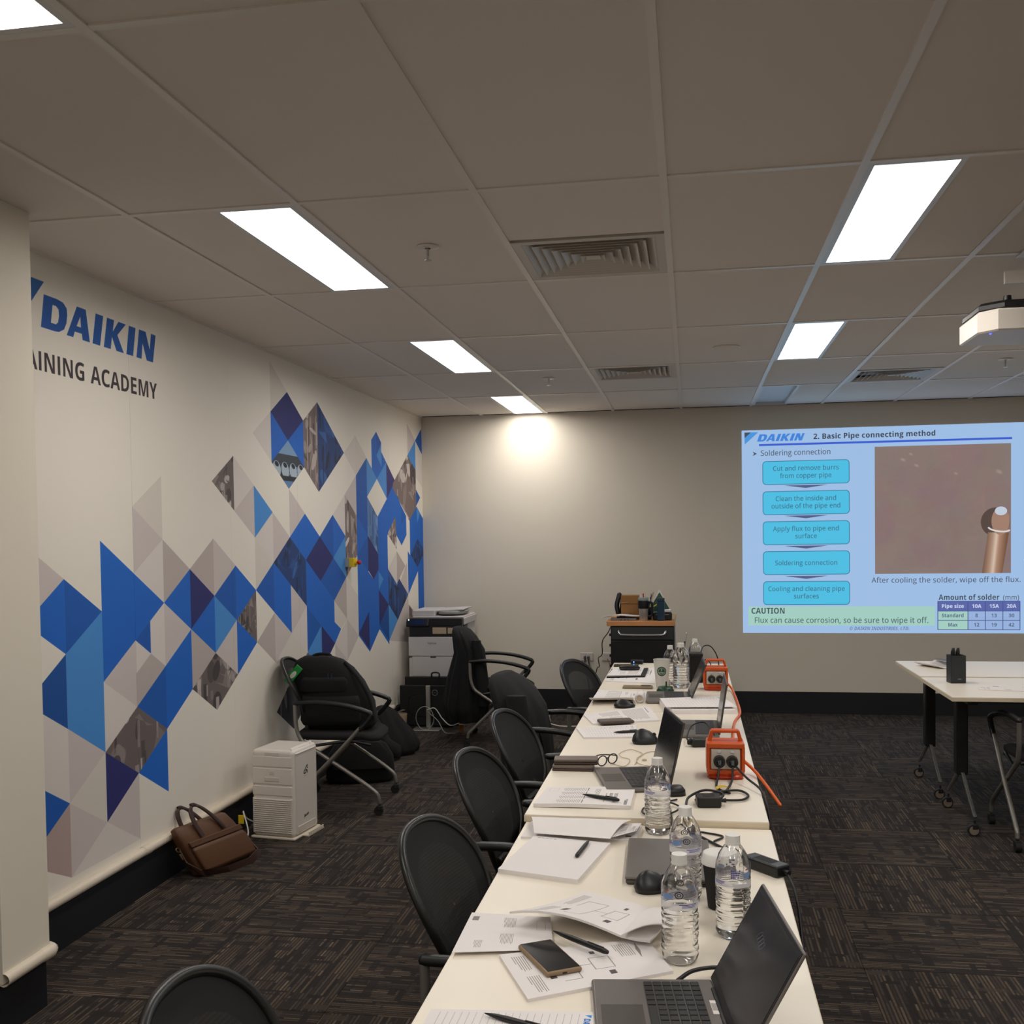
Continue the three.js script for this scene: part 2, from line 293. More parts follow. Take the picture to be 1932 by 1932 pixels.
const muralHalf = (za, zb) => canvasTex(2048, 1680, (g, W, H) => {     // za is the near end (left in the picture)
  const X = (z) => (za - z) / (za - zb) * W, Y = (y) => (MURAL_TOP - y) / (MURAL_TOP - MURAL_BOTTOM) * H;
  g.fillStyle = '#ece5da'; g.fillRect(0, 0, W, H);
  seed = 777;
  for (const [fill, ...pts] of SHAPES) {
    const q = pts.map(([c, m]) => [X(MZ(c)), Y(MY(m, c))]);
    if (fill.startsWith('photo')) {
      g.save(); poly(g, q); g.clip();
      photoFill(g, fill, [Math.min(...q.map((p) => p[0])), Math.min(...q.map((p) => p[1])), Math.max(...q.map((p) => p[0])), Math.max(...q.map((p) => p[1]))]);
      g.restore();
    } else poly(g, q, fill);
  }
  const text = (str, color, zl, yb, width, height) => {      // left end at z = zl, baseline y = yb
    g.save(); g.fillStyle = color; g.font = 'bold 100px sans-serif'; g.textBaseline = 'alphabetic';
    const m = plainWidth(g, str, 100);
    g.translate(X(zl), Y(yb)); g.scale((X(zl - width) - X(zl)) / m, (Y(yb) - Y(yb + height)) / 71.5); plainText(g, str, 100); g.restore();
  };
  if (za > 5) {
    wordmark(g, X(MZ(-0.39)), Y(MY(11.515)), X(MZ(2.93)) - X(MZ(-0.39)), Y(MY(11.515)) - Y(MY(12.38)), '#1f58a8');
    text('TRAINING', '#3a3236', MZ(-1.26), MY(10.39), MZ(-1.26) - MZ(0.72), MY(10.88) - MY(10.39));
    text('ACADEMY', '#3a3236', MZ(0.86), MY(10.39), MZ(0.86) - MZ(2.93), MY(10.88) - MY(10.39));
    poly(g, [[X(MZ(-0.29)), Y(MY(12.7))], [X(MZ(-1.3)), Y(MY(12.7))], [X(MZ(-0.95)), Y(MY(11.4))]], '#2b62a8');
  }
});
{
  const wl = struct('wall_left');
  mesh('wall_core', bx(0.2, ROOM_H, 6.4, -0.112, ROOM_H / 2, 3.0), MAT.paint, wl);
  const zA = 6.2, zM = 3.1;
  const halves = [[zA, zM], [zM, 0]].map(([a, b]) => { const m = mat('mural_' + a, 0xffffff, 0.72, { map: muralHalf(a, b) }); m.userData = { a, b }; return m; });
  // printed drops, about a metre wide, butted against each other
  const cuts = [6.2, 6.07, 5.07, 4.07, 3.1, 2.07, 1.07, 0.0];
  for (let i = 0; i < cuts.length - 1; i++) {
    const a = cuts[i], b = cuts[i + 1], h = a > zM + 0.01 ? 0 : 1, [ha, hb] = [[zA, zM], [zM, 0]][h];
    const gap = 0.0012, g = bx(0.012, MURAL_TOP - MURAL_BOTTOM, a - b - gap, -0.006, (MURAL_TOP + MURAL_BOTTOM) / 2, (a + b) / 2);
    const p = g.attributes.position, uv = g.attributes.uv;
    for (let k = 0; k < p.count; k++) uv.setXY(k, (ha - p.getZ(k)) / (ha - hb), (p.getY(k) - MURAL_BOTTOM) / (MURAL_TOP - MURAL_BOTTOM));
    mesh('mural_drop', g, halves[h], wl);
  }
  const nib = struct('wall_nib');
  mesh('nib_core', bx(0.27, ROOM_H - MURAL_BOTTOM, 0.245, 0.135, (ROOM_H + MURAL_BOTTOM) / 2, 6.267), MAT.paint, nib);
  const far = struct('wall_back');
  mesh('wall_core', bx(ROOM_X + 0.4, ROOM_H, 0.2, ROOM_X / 2, ROOM_H / 2, -0.1), MAT.paint, far);
  const r = struct('wall_right'); mesh('wall_core', bx(0.2, ROOM_H, ROOM_Z, ROOM_X + 0.1, ROOM_H / 2, ROOM_Z / 2), MAT.paint, r);
  const n = struct('wall_front'); mesh('wall_core', bx(ROOM_X + 0.4, ROOM_H, 0.2, ROOM_X / 2, ROOM_H / 2, ROOM_Z + 0.1), MAT.paint, n);
  const l2 = struct('wall_left_near'); mesh('wall_core', bx(0.2, ROOM_H, ROOM_Z - 7.6, -0.1, ROOM_H / 2, (ROOM_Z + 7.6) / 2), MAT.paint, l2);
  const d = struct('door_1'); mesh('door_leaf', bx(0.05, 2.1, 1.1, 0.12, 1.05, 6.98), MAT.skirting, d);
  mesh('lintel', bx(0.2, 0.6, 1.4, 0.0, 2.4, 7.0), MAT.paint, d); mesh('door_frame', bx(0.1, 2.1, 0.06, 0.12, 1.05, 6.42), MAT.skirting, d);
  // baseboards, and the round bumper rail along the printed wall
  const b1 = struct('baseboard_left'); mesh('board', bx(0.014, 0.172, 6.14, 0.007, 0.086, 3.07), MAT.skirting, b1);
  const b2 = struct('baseboard_back'); mesh('board', bx(ROOM_X, 0.19, 0.014, ROOM_X / 2, 0.095, 0.007), MAT.skirting, b2);
  const b3 = struct('baseboard_nib'); mesh('board', bx(0.255, 0.178, 0.245, 0.128, 0.089, 6.267), MAT.skirting, b3);
  const t1 = struct('trim_1');
  mesh('bumper_rail', tube([[0.014, 0.198, 6.14], [0.014, 0.198, 5.075]], 0.021, 2, 12), MAT.rail, t1);
  mesh('rail_joint', tube([[0.014, 0.198, 5.08], [0.014, 0.198, 5.02]], 0.0225, 2, 12), MAT.rail, t1);
  mesh('bumper_rail', tube([[0.014, 0.198, 5.02], [0.014, 0.198, 1.55]], 0.021, 2, 12), MAT.rail, t1);
  mesh('bumper_rail', tube([[0.014, 0.198, 1.52], [0.02, 0.195, 1.14]], 0.021, 2, 12), MAT.rail, t1);
  const t2 = struct('trim_2');
  mesh('bumper_rail', tube([[0.272, 0.193, 6.39], [0.272, 0.193, 6.19]], 0.0215, 2, 12), MAT.rail, t2);
  mesh('rail_end', capTube([[0.272, 0.193, 6.19], [0.272, 0.193, 6.14], [0.26, 0.193, 6.13], [0.1, 0.193, 6.128]], 0.0235, 16, 12), MAT.rail, t2);
}
// floor: striped carpet tiles laid quarter-turn
const carpetTex = [0, 1, 2].map((k) => { seed = 4000 + k; return canvasTex(512, 512, (g, W, H) => {
  g.fillStyle = '#2b2320'; g.fillRect(0, 0, W, H);
  const lines = 46, lw = W / lines;
  for (let i = 0; i < lines; i++) {
    let y = 0;
    while (y < H) {
      const len = rr(25, 190), t = rnd(), base = t < 0.22 ? [36, 29, 27] : t < 0.4 ? [60, 50, 43] : t < 0.78 ? [98, 84, 70] : t < 0.9 ? [82, 72, 66] : [122, 107, 90];
      const k = rr(0.85, 1.12); g.fillStyle = `rgb(${base.map((v) => v * k | 0)})`; g.fillRect(i * lw, y, lw * 0.6, len); y += len;
    }
  }
  for (let i = 0; i < 42; i++) { g.fillStyle = `rgba(${rnd() < 0.75 ? '30,24,24' : '78,66,54'},${rr(0.45, 0.9)})`; const w = lw * Math.ceil(rr(1, 9)), h = rr(6, 34); g.fillRect(Math.floor(rnd() * W / lw) * lw, rnd() * H, w, h); }
  for (let i = 0; i < 9000; i++) { g.fillStyle = rnd() < 0.5 ? 'rgba(10,8,8,0.3)' : 'rgba(150,130,108,0.12)'; g.fillRect(rnd() * W, rnd() * H, 2, 3); }
}); });
const carpetMats = carpetTex.map((t, i) => mat('carpet_' + i, 0xc9c4c1, 1, { map: t, bumpMap: t, bumpScale: 0.002 }));
{
  const f = struct('floor');
  mesh('floor_slab', bx(ROOM_X + 0.4, 0.2, ROOM_Z + 0.4, ROOM_X / 2, -0.107, ROOM_Z / 2), MAT.black_matte, f);
  const T = 0.612, geos = [0, 1].map((k) => { const g = rb(T - 0.0008, 0.007, T - 0.0008, 0.002, 0, 0, 0, 1); const uv = g.attributes.uv, p = g.attributes.position; for (let i = 0; i < p.count; i++) { const u = p.getX(i) / T + 0.5, v = p.getZ(i) / T + 0.5; k ? uv.setXY(i, v, u) : uv.setXY(i, u, v); } return g; });
  seed = 91;
  for (let i = 0; i < 14; i++) for (let j = 0; j < 20; j++) {
    const m = mesh('carpet_tile', geos[(i + j) % 2], carpetMats[rnd() * 3 | 0], f);
    m.position.set((i + 0.5) * T, -0.0035, -0.062 + (j + 0.5) * T); if (rnd() < 0.5) m.rotation.y = Math.PI;
  }
}
// ceiling grid: lay-in boards in T bars
const GX = (i) => 0.577 + 0.6 * i, GZ = (j) => 6.053 - 1.2 * j;
const lightCells = [], lit = (i, j) => !((i === 4 || i === 8) && j === 4);
for (const i of [0, 4, 8]) for (const j of [-4, -2, 0, 2, 4]) lightCells.push([i, j]);
const vents = [[2, 0, 0.5], [2, 3, 0], [5, 3, 0.5]];      // column, row, offset of the square diffuser in its cell (0 = near half)
{
  const c = struct('ceiling');
  mesh('ceiling_slab', bx(ROOM_X + 0.4, 0.15, ROOM_Z + 0.4, ROOM_X / 2, ROOM_H + 0.12, ROOM_Z / 2), MAT.ceiling_board, c);
  const bw = 0.024;
  const full = rb(0.6 - bw + 0.004, 0.012, 1.2 - bw + 0.004, 0.003, 0, 0, 0, 1), half = rb(0.6 - bw + 0.004, 0.012, 0.6 - bw + 0.004, 0.003, 0, 0, 0, 1), slim = rb(0.3 - bw / 2, 0.012, 1.2 - bw + 0.004, 0.003, 0, 0, 0, 1);
  const edgeL = rb(GX(0) - bw / 2 - 0.002, 0.012, 1.2 - bw + 0.004, 0.003, 0, 0, 0, 1);
  const y = ROOM_H + 0.007;
  for (let i = -1; i < 13; i++) for (let j = -5; j < 5; j++) {
    const x = GX(i) + 0.3, z = GZ(j) - 0.6;
    if (i === -1) { const m = mesh('ceiling_tile', edgeL, MAT.ceiling_board, c); m.position.set((GX(0) - bw / 2) / 2, y, z); continue; }
    const L = lightCells.some(([a, b]) => a === i && b === j), v = vents.find(([a, b]) => a === i && b === j);
    if (L) { const m = mesh('ceiling_tile', slim, MAT.ceiling_board, c); m.position.set(i === 0 ? GX(i) + 0.156 : GX(i) + 0.444, y, z); continue; }
    if (v) { const m = mesh('ceiling_tile', half, MAT.ceiling_board, c); m.position.set(x, y, v[2] ? z + 0.3 : z - 0.3); continue; }
    const m = mesh('ceiling_tile', full, MAT.ceiling_board, c); m.position.set(x, y, z);
  }
  const main = bx(bw, 0.006, ROOM_Z, 0, 0, 0), crossLen = bx(0.6 - bw, 0.005, bw, 0, 0, 0);
  for (let i = 0; i < 14; i++) { const m = mesh('t_bar', main, MAT.t_bar, c); m.position.set(GX(i), ROOM_H - 0.003 + 0.002, ROOM_Z / 2); }
  for (let j = -4; j < 5; j++) for (let i = -1; i < 13; i++) { const m = mesh('cross_bar', crossLen, MAT.t_bar, c); m.position.set(GX(i) + 0.3, ROOM_H - 0.001, GZ(j)); }
  mesh('wall_angle', bx(0.02, 0.006, 6.1, 0.01, ROOM_H - 0.002, 3.05), MAT.t_bar, c); mesh('wall_angle', bx(ROOM_X, 0.006, 0.02, ROOM_X / 2, ROOM_H - 0.002, 0.01), MAT.t_bar, c);
}
// recessed light panels
mat('light_frame', 0xd5d5d3, 0.4);
mat('light_diffuser', 0xffffff, 0.6, { emissive: new THREE.Color(0.86, 0.93, 1.0), emissiveIntensity: LAMP_GLOW });
mat('light_diffuser_off', 0xcfd3d6, 0.5);
const places = { '0,-2': 'above the left foreground, cut by the top edge of the picture', '0,0': 'left of the nearest air diffuser', '0,2': 'second in the left-hand row, ahead of the mural', '0,4': 'touching the far wall at the end of the left-hand row', '4,0': 'the nearest one of the right-hand row', '4,2': 'in the right-hand row, directly behind the nearest right one', '4,4': 'switched off, against the far wall above the projected slide' };
for (const [i, j] of lightCells) {
  const cx = i === 0 ? GX(1) - 0.012 - 0.144 : GX(i) + 0.012 + 0.144, cz = GZ(j) - 0.6, on = lit(i, j);
  const t = thing('ceiling_light', places[i + ',' + j] ? 'recessed ceiling light panel, ' + places[i + ',' + j] : 'recessed rectangular ceiling light panel outside the picture', 'ceiling light', [cx, ROOM_H, cz], 0, places[i + ',' + j] ? undefined : 'ceiling lights out of view');
  const w = 0.288, l = 1.176, e = 0.02, dh = 0.034;
  mesh('frame', merge([bx(w, dh, e, 0, dh / 2 - 0.003, l / 2 - e / 2), bx(w, dh, e, 0, dh / 2 - 0.003, -l / 2 + e / 2), bx(e, dh, l - 2 * e, w / 2 - e / 2, dh / 2 - 0.003, 0), bx(e, dh, l - 2 * e, -w / 2 + e / 2, dh / 2 - 0.003, 0)]), MAT.light_frame, t);
  mesh('diffuser', bx(w - 2 * e, 0.006, l - 2 * e, 0, 0.024, 0), on ? MAT.light_diffuser : MAT.light_diffuser_off, t);
  if (on) { const a = new THREE.RectAreaLight(LAMP, LAMP_POWER, w - 2 * e - 0.002, l - 2 * e - 0.002); a.name = 'panel_glow'; a.position.set(0, 0.019, 0); a.rotation.x = -Math.PI / 2; t.add(a); }
}
// square air diffusers with four-way louvres
mat('vent_metal', 0xcac2b8, 0.5); mat('vent_throat', 0xcac2b8, 0.7);
vents.forEach(([i, j, o], k) => {
  const cx = GX(i) + 0.3, cz = GZ(j) - 0.6 + (o ? -0.3 : 0.3);
  const t = thing('air_diffuser', ['square louvred ceiling air diffuser, the nearest and largest', 'small louvred ceiling air diffuser in line behind the largest one, above the table', 'louvred ceiling air diffuser lit bluish by the projection, on the right below the projector'][k], 'air vent', [cx, ROOM_H, cz], 0, 'ceiling air diffusers');
  const S = 0.576, sq = (a, y0, b, y1, th) => { // sloping square frame between half sizes a (bottom) and b (top)
    const r = (h, y) => [[-h, y, -h], [h, y, -h], [h, y, h], [-h, y, h]];
    const rings = [r(a, y0), r(b, y1), r(b - th, y1), r(a - th, y0), r(a, y0)]; const pos = [];
    for (let q = 0; q < 4; q++) for (let s = 0; s < 4; s++) { const A = rings[q][s], B = rings[q][(s + 1) % 4], C = rings[q + 1][(s + 1) % 4], D = rings[q + 1][s]; pos.push(...A, ...D, ...B, ...B, ...D, ...C); }
    const g = new THREE.BufferGeometry(); g.setAttribute('position', new THREE.Float32BufferAttribute(pos, 3)); g.computeVertexNormals(); return g;
  };
  mesh('face_frame', sq(S / 2, -0.002, S / 2, 0.008, 0.035), MAT.vent_metal, t);
  for (let q = 0; q < 7; q++) mesh('louvre', sq(0.252 - q * 0.034, -0.002, 0.252 - q * 0.034 - 0.030, 0.024, 0.003), MAT.vent_metal, t);
  mesh('centre_plate', bx(0.055, 0.004, 0.055, 0, 0.004, 0), MAT.vent_metal, t);
  mesh('throat', bx(S, 0.004, S, 0, 0.041, 0), MAT.vent_throat, t);
});
[[1.474, 5.464, 'beside the nearest air diffuser, left of it'], [1.476, 2.083, 'in front of the far diffuser above the table'], [4.48, 2.11, 'on the right below the projector']].forEach(([x, z, w]) => {
  const t = thing('fire_sprinkler', 'ceiling fire sprinkler with round rose, ' + w, 'sprinkler', [x, ROOM_H, z]);
  mesh('rose', lathe([[0, 0.002], [0.042, 0.001], [0.045, -0.003], [0.03, -0.008], [0.012, -0.008]].map(([r, y]) => [r, y]), 24), MAT.t_bar, t);
  mesh('stem', merge([cyl(0.006, 0.005, 0.03, 0, -0.02, 0, 10), bx(0.003, 0.02, 0.018, 0, -0.042, 0)]), MAT.steel, t);
  mesh('deflector', cyl(0.014, 0.014, 0.002, 0, -0.053, 0, 16), MAT.steel, t);
});
{ const t = thing('ceiling_speaker', 'flat round white ceiling speaker cover between the light rows', 'speaker', [2.67, ROOM_H, 3.0]);
  mesh('cover', lathe([[0, -0.012], [0.06, -0.011], [0.076, -0.006], [0.08, 0.004]], 32), MAT.ceiling_board, t); mesh('rim', new THREE.TorusGeometry(0.078, 0.004, 8, 36).rotateX(Math.PI / 2).translate(0, -0.003, 0), MAT.t_bar, t); }

// ------------------------------------------------------------------ projected slide
{
  const X0 = 2.9, X1 = 5.282, Y0 = 0.708, Y1 = 2.488;
  const tex = canvasTex(2048, 1536, (g, W, H) => {
    g.fillStyle = '#a6c6ee'; g.fillRect(0, 0, W, H);
    poly(g, [[20, 15], [122, 15], [22, 105]], '#4f9be4'); poly(g, [[20, 15], [68, 15], [22, 56]], '#4a5360');
    const t = (s, font, x, y, w, col = '#4a5361', align = 'left', skew = 0) => { g.save(); g.fillStyle = col; g.font = font; const m = g.measureText(s).width; g.translate(x, y); if (skew) g.transform(1, 0, -skew, 1, 0, 0); g.scale(w / m, 1); g.textAlign = 'left'; g.fillText(s, align === 'center' ? -m / 2 : 0, 0); g.restore(); };
    wordmark(g, 113, 86, 338, 54, '#4489e2', 0.18);
    t('2. Basic Pipe connecting method', 'bold 56px sans-serif', 522, 79, 868, '#3d4552');
    g.fillStyle = '#3f62d6'; g.fillRect(127, 105, 1786, 15);
    poly(g, [[80, 160], [111, 177], [80, 194], [90, 177]], '#4a5361');
    t('Soldering connection', '56px sans-serif', 137, 194, 512);
    const boxes = [[238, ['Cut and remove burrs', 'from copper pipe'], [480, 375]], [466, ['Clean the inside and', 'outside of the pipe end'], [445, 505]], [693, ['Apply flux to pipe end', 'surface'], [480, 160]], [919, ['Soldering connection'], [456]], [1147, ['Cooling and cleaning pipe', 'surfaces'], [560, 185]]];
    for (const [y, lines, ws] of boxes) {
      g.beginPath(); g.roundRect(153, y, 626, 174, 26); g.fillStyle = '#52c6ec'; g.fill(); g.lineWidth = 5; g.strokeStyle = '#3a7f9e'; g.stroke();
      lines.forEach((s, k) => t(s, '50px sans-serif', 466, y + (lines.length === 1 ? 104 : 72 + k * 56), ws[k], '#3f6b84', 'center'));
    }
    for (let k = 0; k < 4; k++) { const y = 421 + k * 228; poly(g, [[308, y], [625, y], [467, y + 22]], '#57648c'); }
    // picture on the slide: a soldered copper pipe against brown
    g.save(); g.beginPath(); g.rect(961, 149, 945, 945); g.clip(); g.fillStyle = '#8d7c76'; g.fillRect(961, 149, 945, 945);
    seed = 55; for (let i = 0; i < 260; i++) { g.fillStyle = `rgba(${rr(110, 175) | 0},${rr(98, 140) | 0},${rr(92, 130) | 0},0.05)`; g.beginPath(); g.ellipse(961 + rnd() * 945, 149 + rnd() * 945, rr(60, 200), rr(40, 150), rr(0, 3), 0, 7); g.fill(); }
    for (const [x, y, r] of [[1215, 210, 10], [1160, 250, 13], [1255, 295, 12], [1528, 360, 10], [1825, 355, 16]]) { for (const k of [1, 0.7, 0.4]) { g.fillStyle = 'rgba(190,170,155,0.18)'; g.beginPath(); g.ellipse(x, y, r * 1.7 * k, r * k, 0.5, 0, 7); g.fill(); } }
    g.fillStyle = '#5a4a44'; g.beginPath(); g.ellipse(1800, 720, 100, 105, 0, 0, 7); g.fill();
    { const q = g.createLinearGradient(1725, 950, 1870, 965); q.addColorStop(0, '#7d5d4c'); q.addColorStop(0.3, '#b0907a'); q.addColorStop(0.48, '#dcc6b2'); q.addColorStop(0.62, '#b08a74'); q.addColorStop(1, '#76543f'); poly(g, [[1749, 795], [1892, 800], [1846, 1100], [1707, 1100]], q); }
    g.fillStyle = '#a88473'; g.beginPath(); g.ellipse(1835, 715, 62, 100, 0, 0, 7); g.fill(); g.fillStyle = '#c9d4e4'; g.beginPath(); g.ellipse(1838, 640, 42, 32, 0, 0, 7); g.fill();
    g.strokeStyle = '#e2ddda'; g.lineWidth = 12; g.beginPath(); g.ellipse(1825, 765, 74, 24, 0.15, 0.1, 3.0); g.stroke(); g.restore();
    t('After cooling the solder, wipe off the flux.', '55px sans-serif', 936, 1160, 1040);
    g.fillStyle = '#a9d6c9'; g.fillRect(40, 1336, 1341, 144);
    t('CAUTION', 'bold 60px sans-serif', 60, 1390, 252, '#48585e'); t('Flux can cause corrosion, so be sure to wipe it off.', '58px sans-serif', 83, 1460, 1256, '#48585e');
    t('© DAIKIN INDUSTRIES, LTD.', 'bold 36px sans-serif', 773, 1514, 430, '#7288b0', 'left', 0.2);
    t('Amount of solder', 'bold 55px sans-serif', 1408, 1290, 420, '#48525f'); t('(mm)', '50px sans-serif', 1851, 1290, 112);
    g.fillStyle = '#5f6bb0'; g.fillRect(1402, 1300, 566, 72); g.fillStyle = '#9db9e6'; g.fillRect(1402, 1372, 566, 138); g.fillStyle = '#a9d6c9'; g.fillRect(1402, 1372, 209, 138);
    g.strokeStyle = '#4b568f'; g.lineWidth = 5; for (const x of [1402, 1611, 1731, 1851, 1968]) { g.beginPath(); g.moveTo(x, 1300); g.lineTo(x, 1510); g.stroke(); } for (const y of [1300, 1372, 1441, 1510]) { g.beginPath(); g.moveTo(1402, y); g.lineTo(1968, y); g.stroke(); }
    const rows = [['Pipe size', '10A', '15A', '20A'], ['Standard', '8', '13', '30'], ['Max', '12', '19', '42']], xs = [1506, 1671, 1791, 1910];
    rows.forEach((r, k) => r.forEach((s, c) => t(s, 'bold 38px sans-serif', xs[c], 1349 + k * 69, (c === 0 ? [158, 155, 68][k] : s.length * (k ? 20 : 22)), k ? '#5a6988' : '#d5e0f6', 'center')));
  });
  mat('slide_projection', 0x15171a, 0.9, { emissive: new THREE.Color(1, 1, 1), emissiveMap: tex, emissiveIntensity: SLIDE_GLOW });
  const g = bx(X1 - X0, Y1 - Y0, 0.002, (X0 + X1) / 2, (Y0 + Y1) / 2, 0.002);
  const s = mesh('projection_screen_image', g, MAT.slide_projection); tag(s, 'bright projected training slide on the far wall', 'projected image');
  const a = new THREE.RectAreaLight(new THREE.Color(0.62, 0.78, 1), 0.35, X1 - X0, Y1 - Y0); a.name = 'slide_glow'; a.position.set((X0 + X1) / 2, (Y0 + Y1) / 2, 0.006); a.rotation.y = Math.PI; scene.add(a);
}
// projector on its ceiling bracket
{
  const t = thing('projector', 'white data projector hung upside down from the ceiling at the right edge', 'projector', [3.78, 2.36, 4.88], 0);
  const body = plate([[-0.205, 0.1], [-0.15, 0.165], [0.2, 0.165], [0.2, -0.165], [-0.205, -0.165]], 0.085, 0.006); mesh('body', body, MAT.white_plastic, t);
  const lid = plate([[-0.19, 0.08], [-0.12, 0.14], [0.19, 0.14], [0.19, -0.15], [-0.19, -0.15]], 0.04, 0.012).translate(0, 0.082, 0); mesh('base_plate', lid, MAT.black_plastic, t);
  mesh('foot', merge([cyl(0.014, 0.018, 0.03, -0.1, 0.13, 0.1, 16)]), MAT.black_plastic, t);
  mesh('foot', merge([cyl(0.014, 0.018, 0.03, 0.13, 0.13, 0.1, 16)]), MAT.black_plastic, t);
  mesh('side_vent', merge([0, 1, 2, 3, 4].map((k) => bx(0.004, 0.045, 0.006, -0.184 + k * 0.007, 0.043, 0.122 + k * 0.0085 + 0.003))), MAT.grey_plastic, t);
  mesh('terminal_panel', rb(0.24, 0.03, 0.004, 0.002, 0.06, 0.025, 0.167), MAT.grey_plastic, t);
  mesh('indicator', new THREE.SphereGeometry(0.005, 10, 8).translate(-0.165, -0.001, 0.11), mat('blue_indicator', 0x2030ff, 0.3, { emissive: new THREE.Color(0.1, 0.15, 1), emissiveIntensity: 2 }), t);
  mesh('bracket', merge([bx(0.26, 0.006, 0.03, 0.05, 0.125, 0), bx(0.03, 0.006, 0.26, 0.05, 0.128, 0), cyl(0.02, 0.02, 0.2, 0.05, 0.23, 0, 16), bx(0.1, 0.05, 0.02, -0.03, 0.24, -0.01)]), MAT.white_plastic, t);
  mesh('ceiling_plate', rb(0.14, 0.01, 0.14, 0.004, 0.05, 0.334, 0), MAT.white_plastic, t);
}

// ------------------------------------------------------------------ tables
function caster(parent, x, z, size = 0.03, cap = true) {
  const c = mesh('caster', merge([rb(0.03, 0.03, 0.035, 0.006, x, size * 1.6, z), cyl(0.006, 0.006, 0.03, x, size * 2.2, z, 8)]), MAT.rubber, parent);
  mesh('wheel', merge([cyl(size, size, 0.028, 0, 0, 0, 20).rotateX(Math.PI / 2).translate(x - 0.006, size, z)]), MAT.rubber, c);
  if (cap) mesh('wheel_cap', cyl(size * 0.78, size * 0.78, 0.031, 0, 0, 0, 20).rotateX(Math.PI / 2).translate(x - 0.006, size, z), MAT.wheel_cap, c);
}
function table(label, [x0, x1], [z0, z1], y, along) {
  const cx = (x0 + x1) / 2, cz = (z0 + z1) / 2, w = x1 - x0, d = z1 - z0;
  const t = thing('training_table', label, 'table', [cx, 0, cz], 0, 'white folding training tables');
  mesh('table_top', rb(w, 0.022, d, 0.002, 0, y - 0.011, 0), MAT.laminate, t);
  mesh('edge_band', merge([bx(w + 0.002, 0.018, 0.003, 0, y - 0.0135, d / 2), bx(w + 0.002, 0.018, 0.003, 0, y - 0.0135, -d / 2), bx(0.003, 0.018, d, w / 2, y - 0.0135, 0), bx(0.003, 0.018, d, -w / 2, y - 0.0135, 0)]), MAT.edge_band, t);
  const L = along === 'x' ? w : d, rot = (g) => (along === 'x' ? g : g.rotateY(Math.PI / 2));
  mesh('under_beam', rot(merge([rb(L - 0.2, 0.06, 0.05, 0.005, 0, y - 0.055, 0)])), MAT.black_plastic, t);
  for (const s of [-1, 1]) {
    const lx = s * (L / 2 - 0.13);
    const leg = mesh('leg', rot(merge([rb(0.06, y - 0.32, 0.075, 0.008, lx, 0.26 + (y - 0.32) / 2, 0), rb(0.05, 0.03, 0.5, 0.005, lx, y - 0.045, 0)])), MAT.black_plastic, t);
    for (const k of [-1, 1]) {
      const blade = loft([[0.02, 0.27, 0.02], [0.05, 0.262, 0.018], [0.15, 0.19, 0.014], [0.26, 0.115, 0.012], [0.29, 0.1, 0.01]].map(([zz, yy, th]) => [[lx - 0.009, yy + th / 2, k * zz], [lx + 0.009, yy + th / 2, k * zz], [lx + 0.009, yy - th / 2, k * (zz - 0.004)], [lx - 0.009, yy - th / 2, k * (zz - 0.004)]]));
      mesh('foot_blade', rot(blade), MAT.chrome, t);
      const q = V3(lx, 0, k * 0.28); if (along !== 'x') q.applyAxisAngle(V3(0, 1, 0), Math.PI / 2);
      caster(t, q.x, q.z);
    }
  }
  return t;
}
const YN = 0.717, YF = 0.737;
table('white table nearest the camera, holding the four large water bottles', [1.947, 2.677], [6.222, 8.05], YN, 'z');
table('white table in the middle of the row, with the nearer orange power box', [1.94, 2.672], [4.34, 6.212], YF, 'z');
table('white table at the far end of the row, with the green-badged tumbler', [1.94, 2.672], [2.44, 4.332], YF, 'z');
table('white table on the right with the black pen holder, the nearer of the two', [3.765, 5.6], [3.012, 3.755], YF, 'x');
table('white table on the right behind the pen holder, nearer the slide', [3.765, 5.6], [2.26, 2.995], YF + 0.004, 'x');

// ------------------------------------------------------------------ chairs
const meshTex = (() => { const t = canvasTex(64, 64, (g, w, h) => { g.fillStyle = '#0b0b0c'; g.fillRect(0, 0, w, h); g.fillStyle = '#1e1d1c'; for (let y = 0; y < h; y += 8) g.fillRect(0, y, w, 3); g.fillStyle = '#161515'; for (let x = 0; x < w; x += 16) g.fillRect(x, 0, 3, h); }); t.repeat.set(9, 9); return t; })();
mat('chair_mesh', 0xffffff, 0.8, { map: meshTex, opacity: 0.9, transparent: true });
const backX = (s, h) => -0.2 - (h - 0.48) * 0.16 - Math.max(0, h - 0.6) ** 1.3 * 0.5 + 0.6 * s * s;
function backPoint(phi, k) {
  const sy = Math.sin(phi), cp = Math.cos(phi), s = 0.235 * Math.sign(cp) * Math.pow(Math.abs(cp), 0.82) * (1 - 0.42 * Math.pow((1 - sy) / 2, 1.2)) * k, h = 0.68 + 0.195 * sy * k;
  return [backX(s, h), h, s];
}
function backRing(k, n = 48) { return Array.from({ length: n }, (_, i) => backPoint(i / n * Math.PI * 2, k)); }
function flatUV(g) { const p = g.attributes.position, uv = g.attributes.uv; for (let i = 0; i < p.count; i++) uv.setXY(i, p.getZ(i) / 0.5 + 0.5, (p.getY(i) - 0.4) / 0.5); return g; }
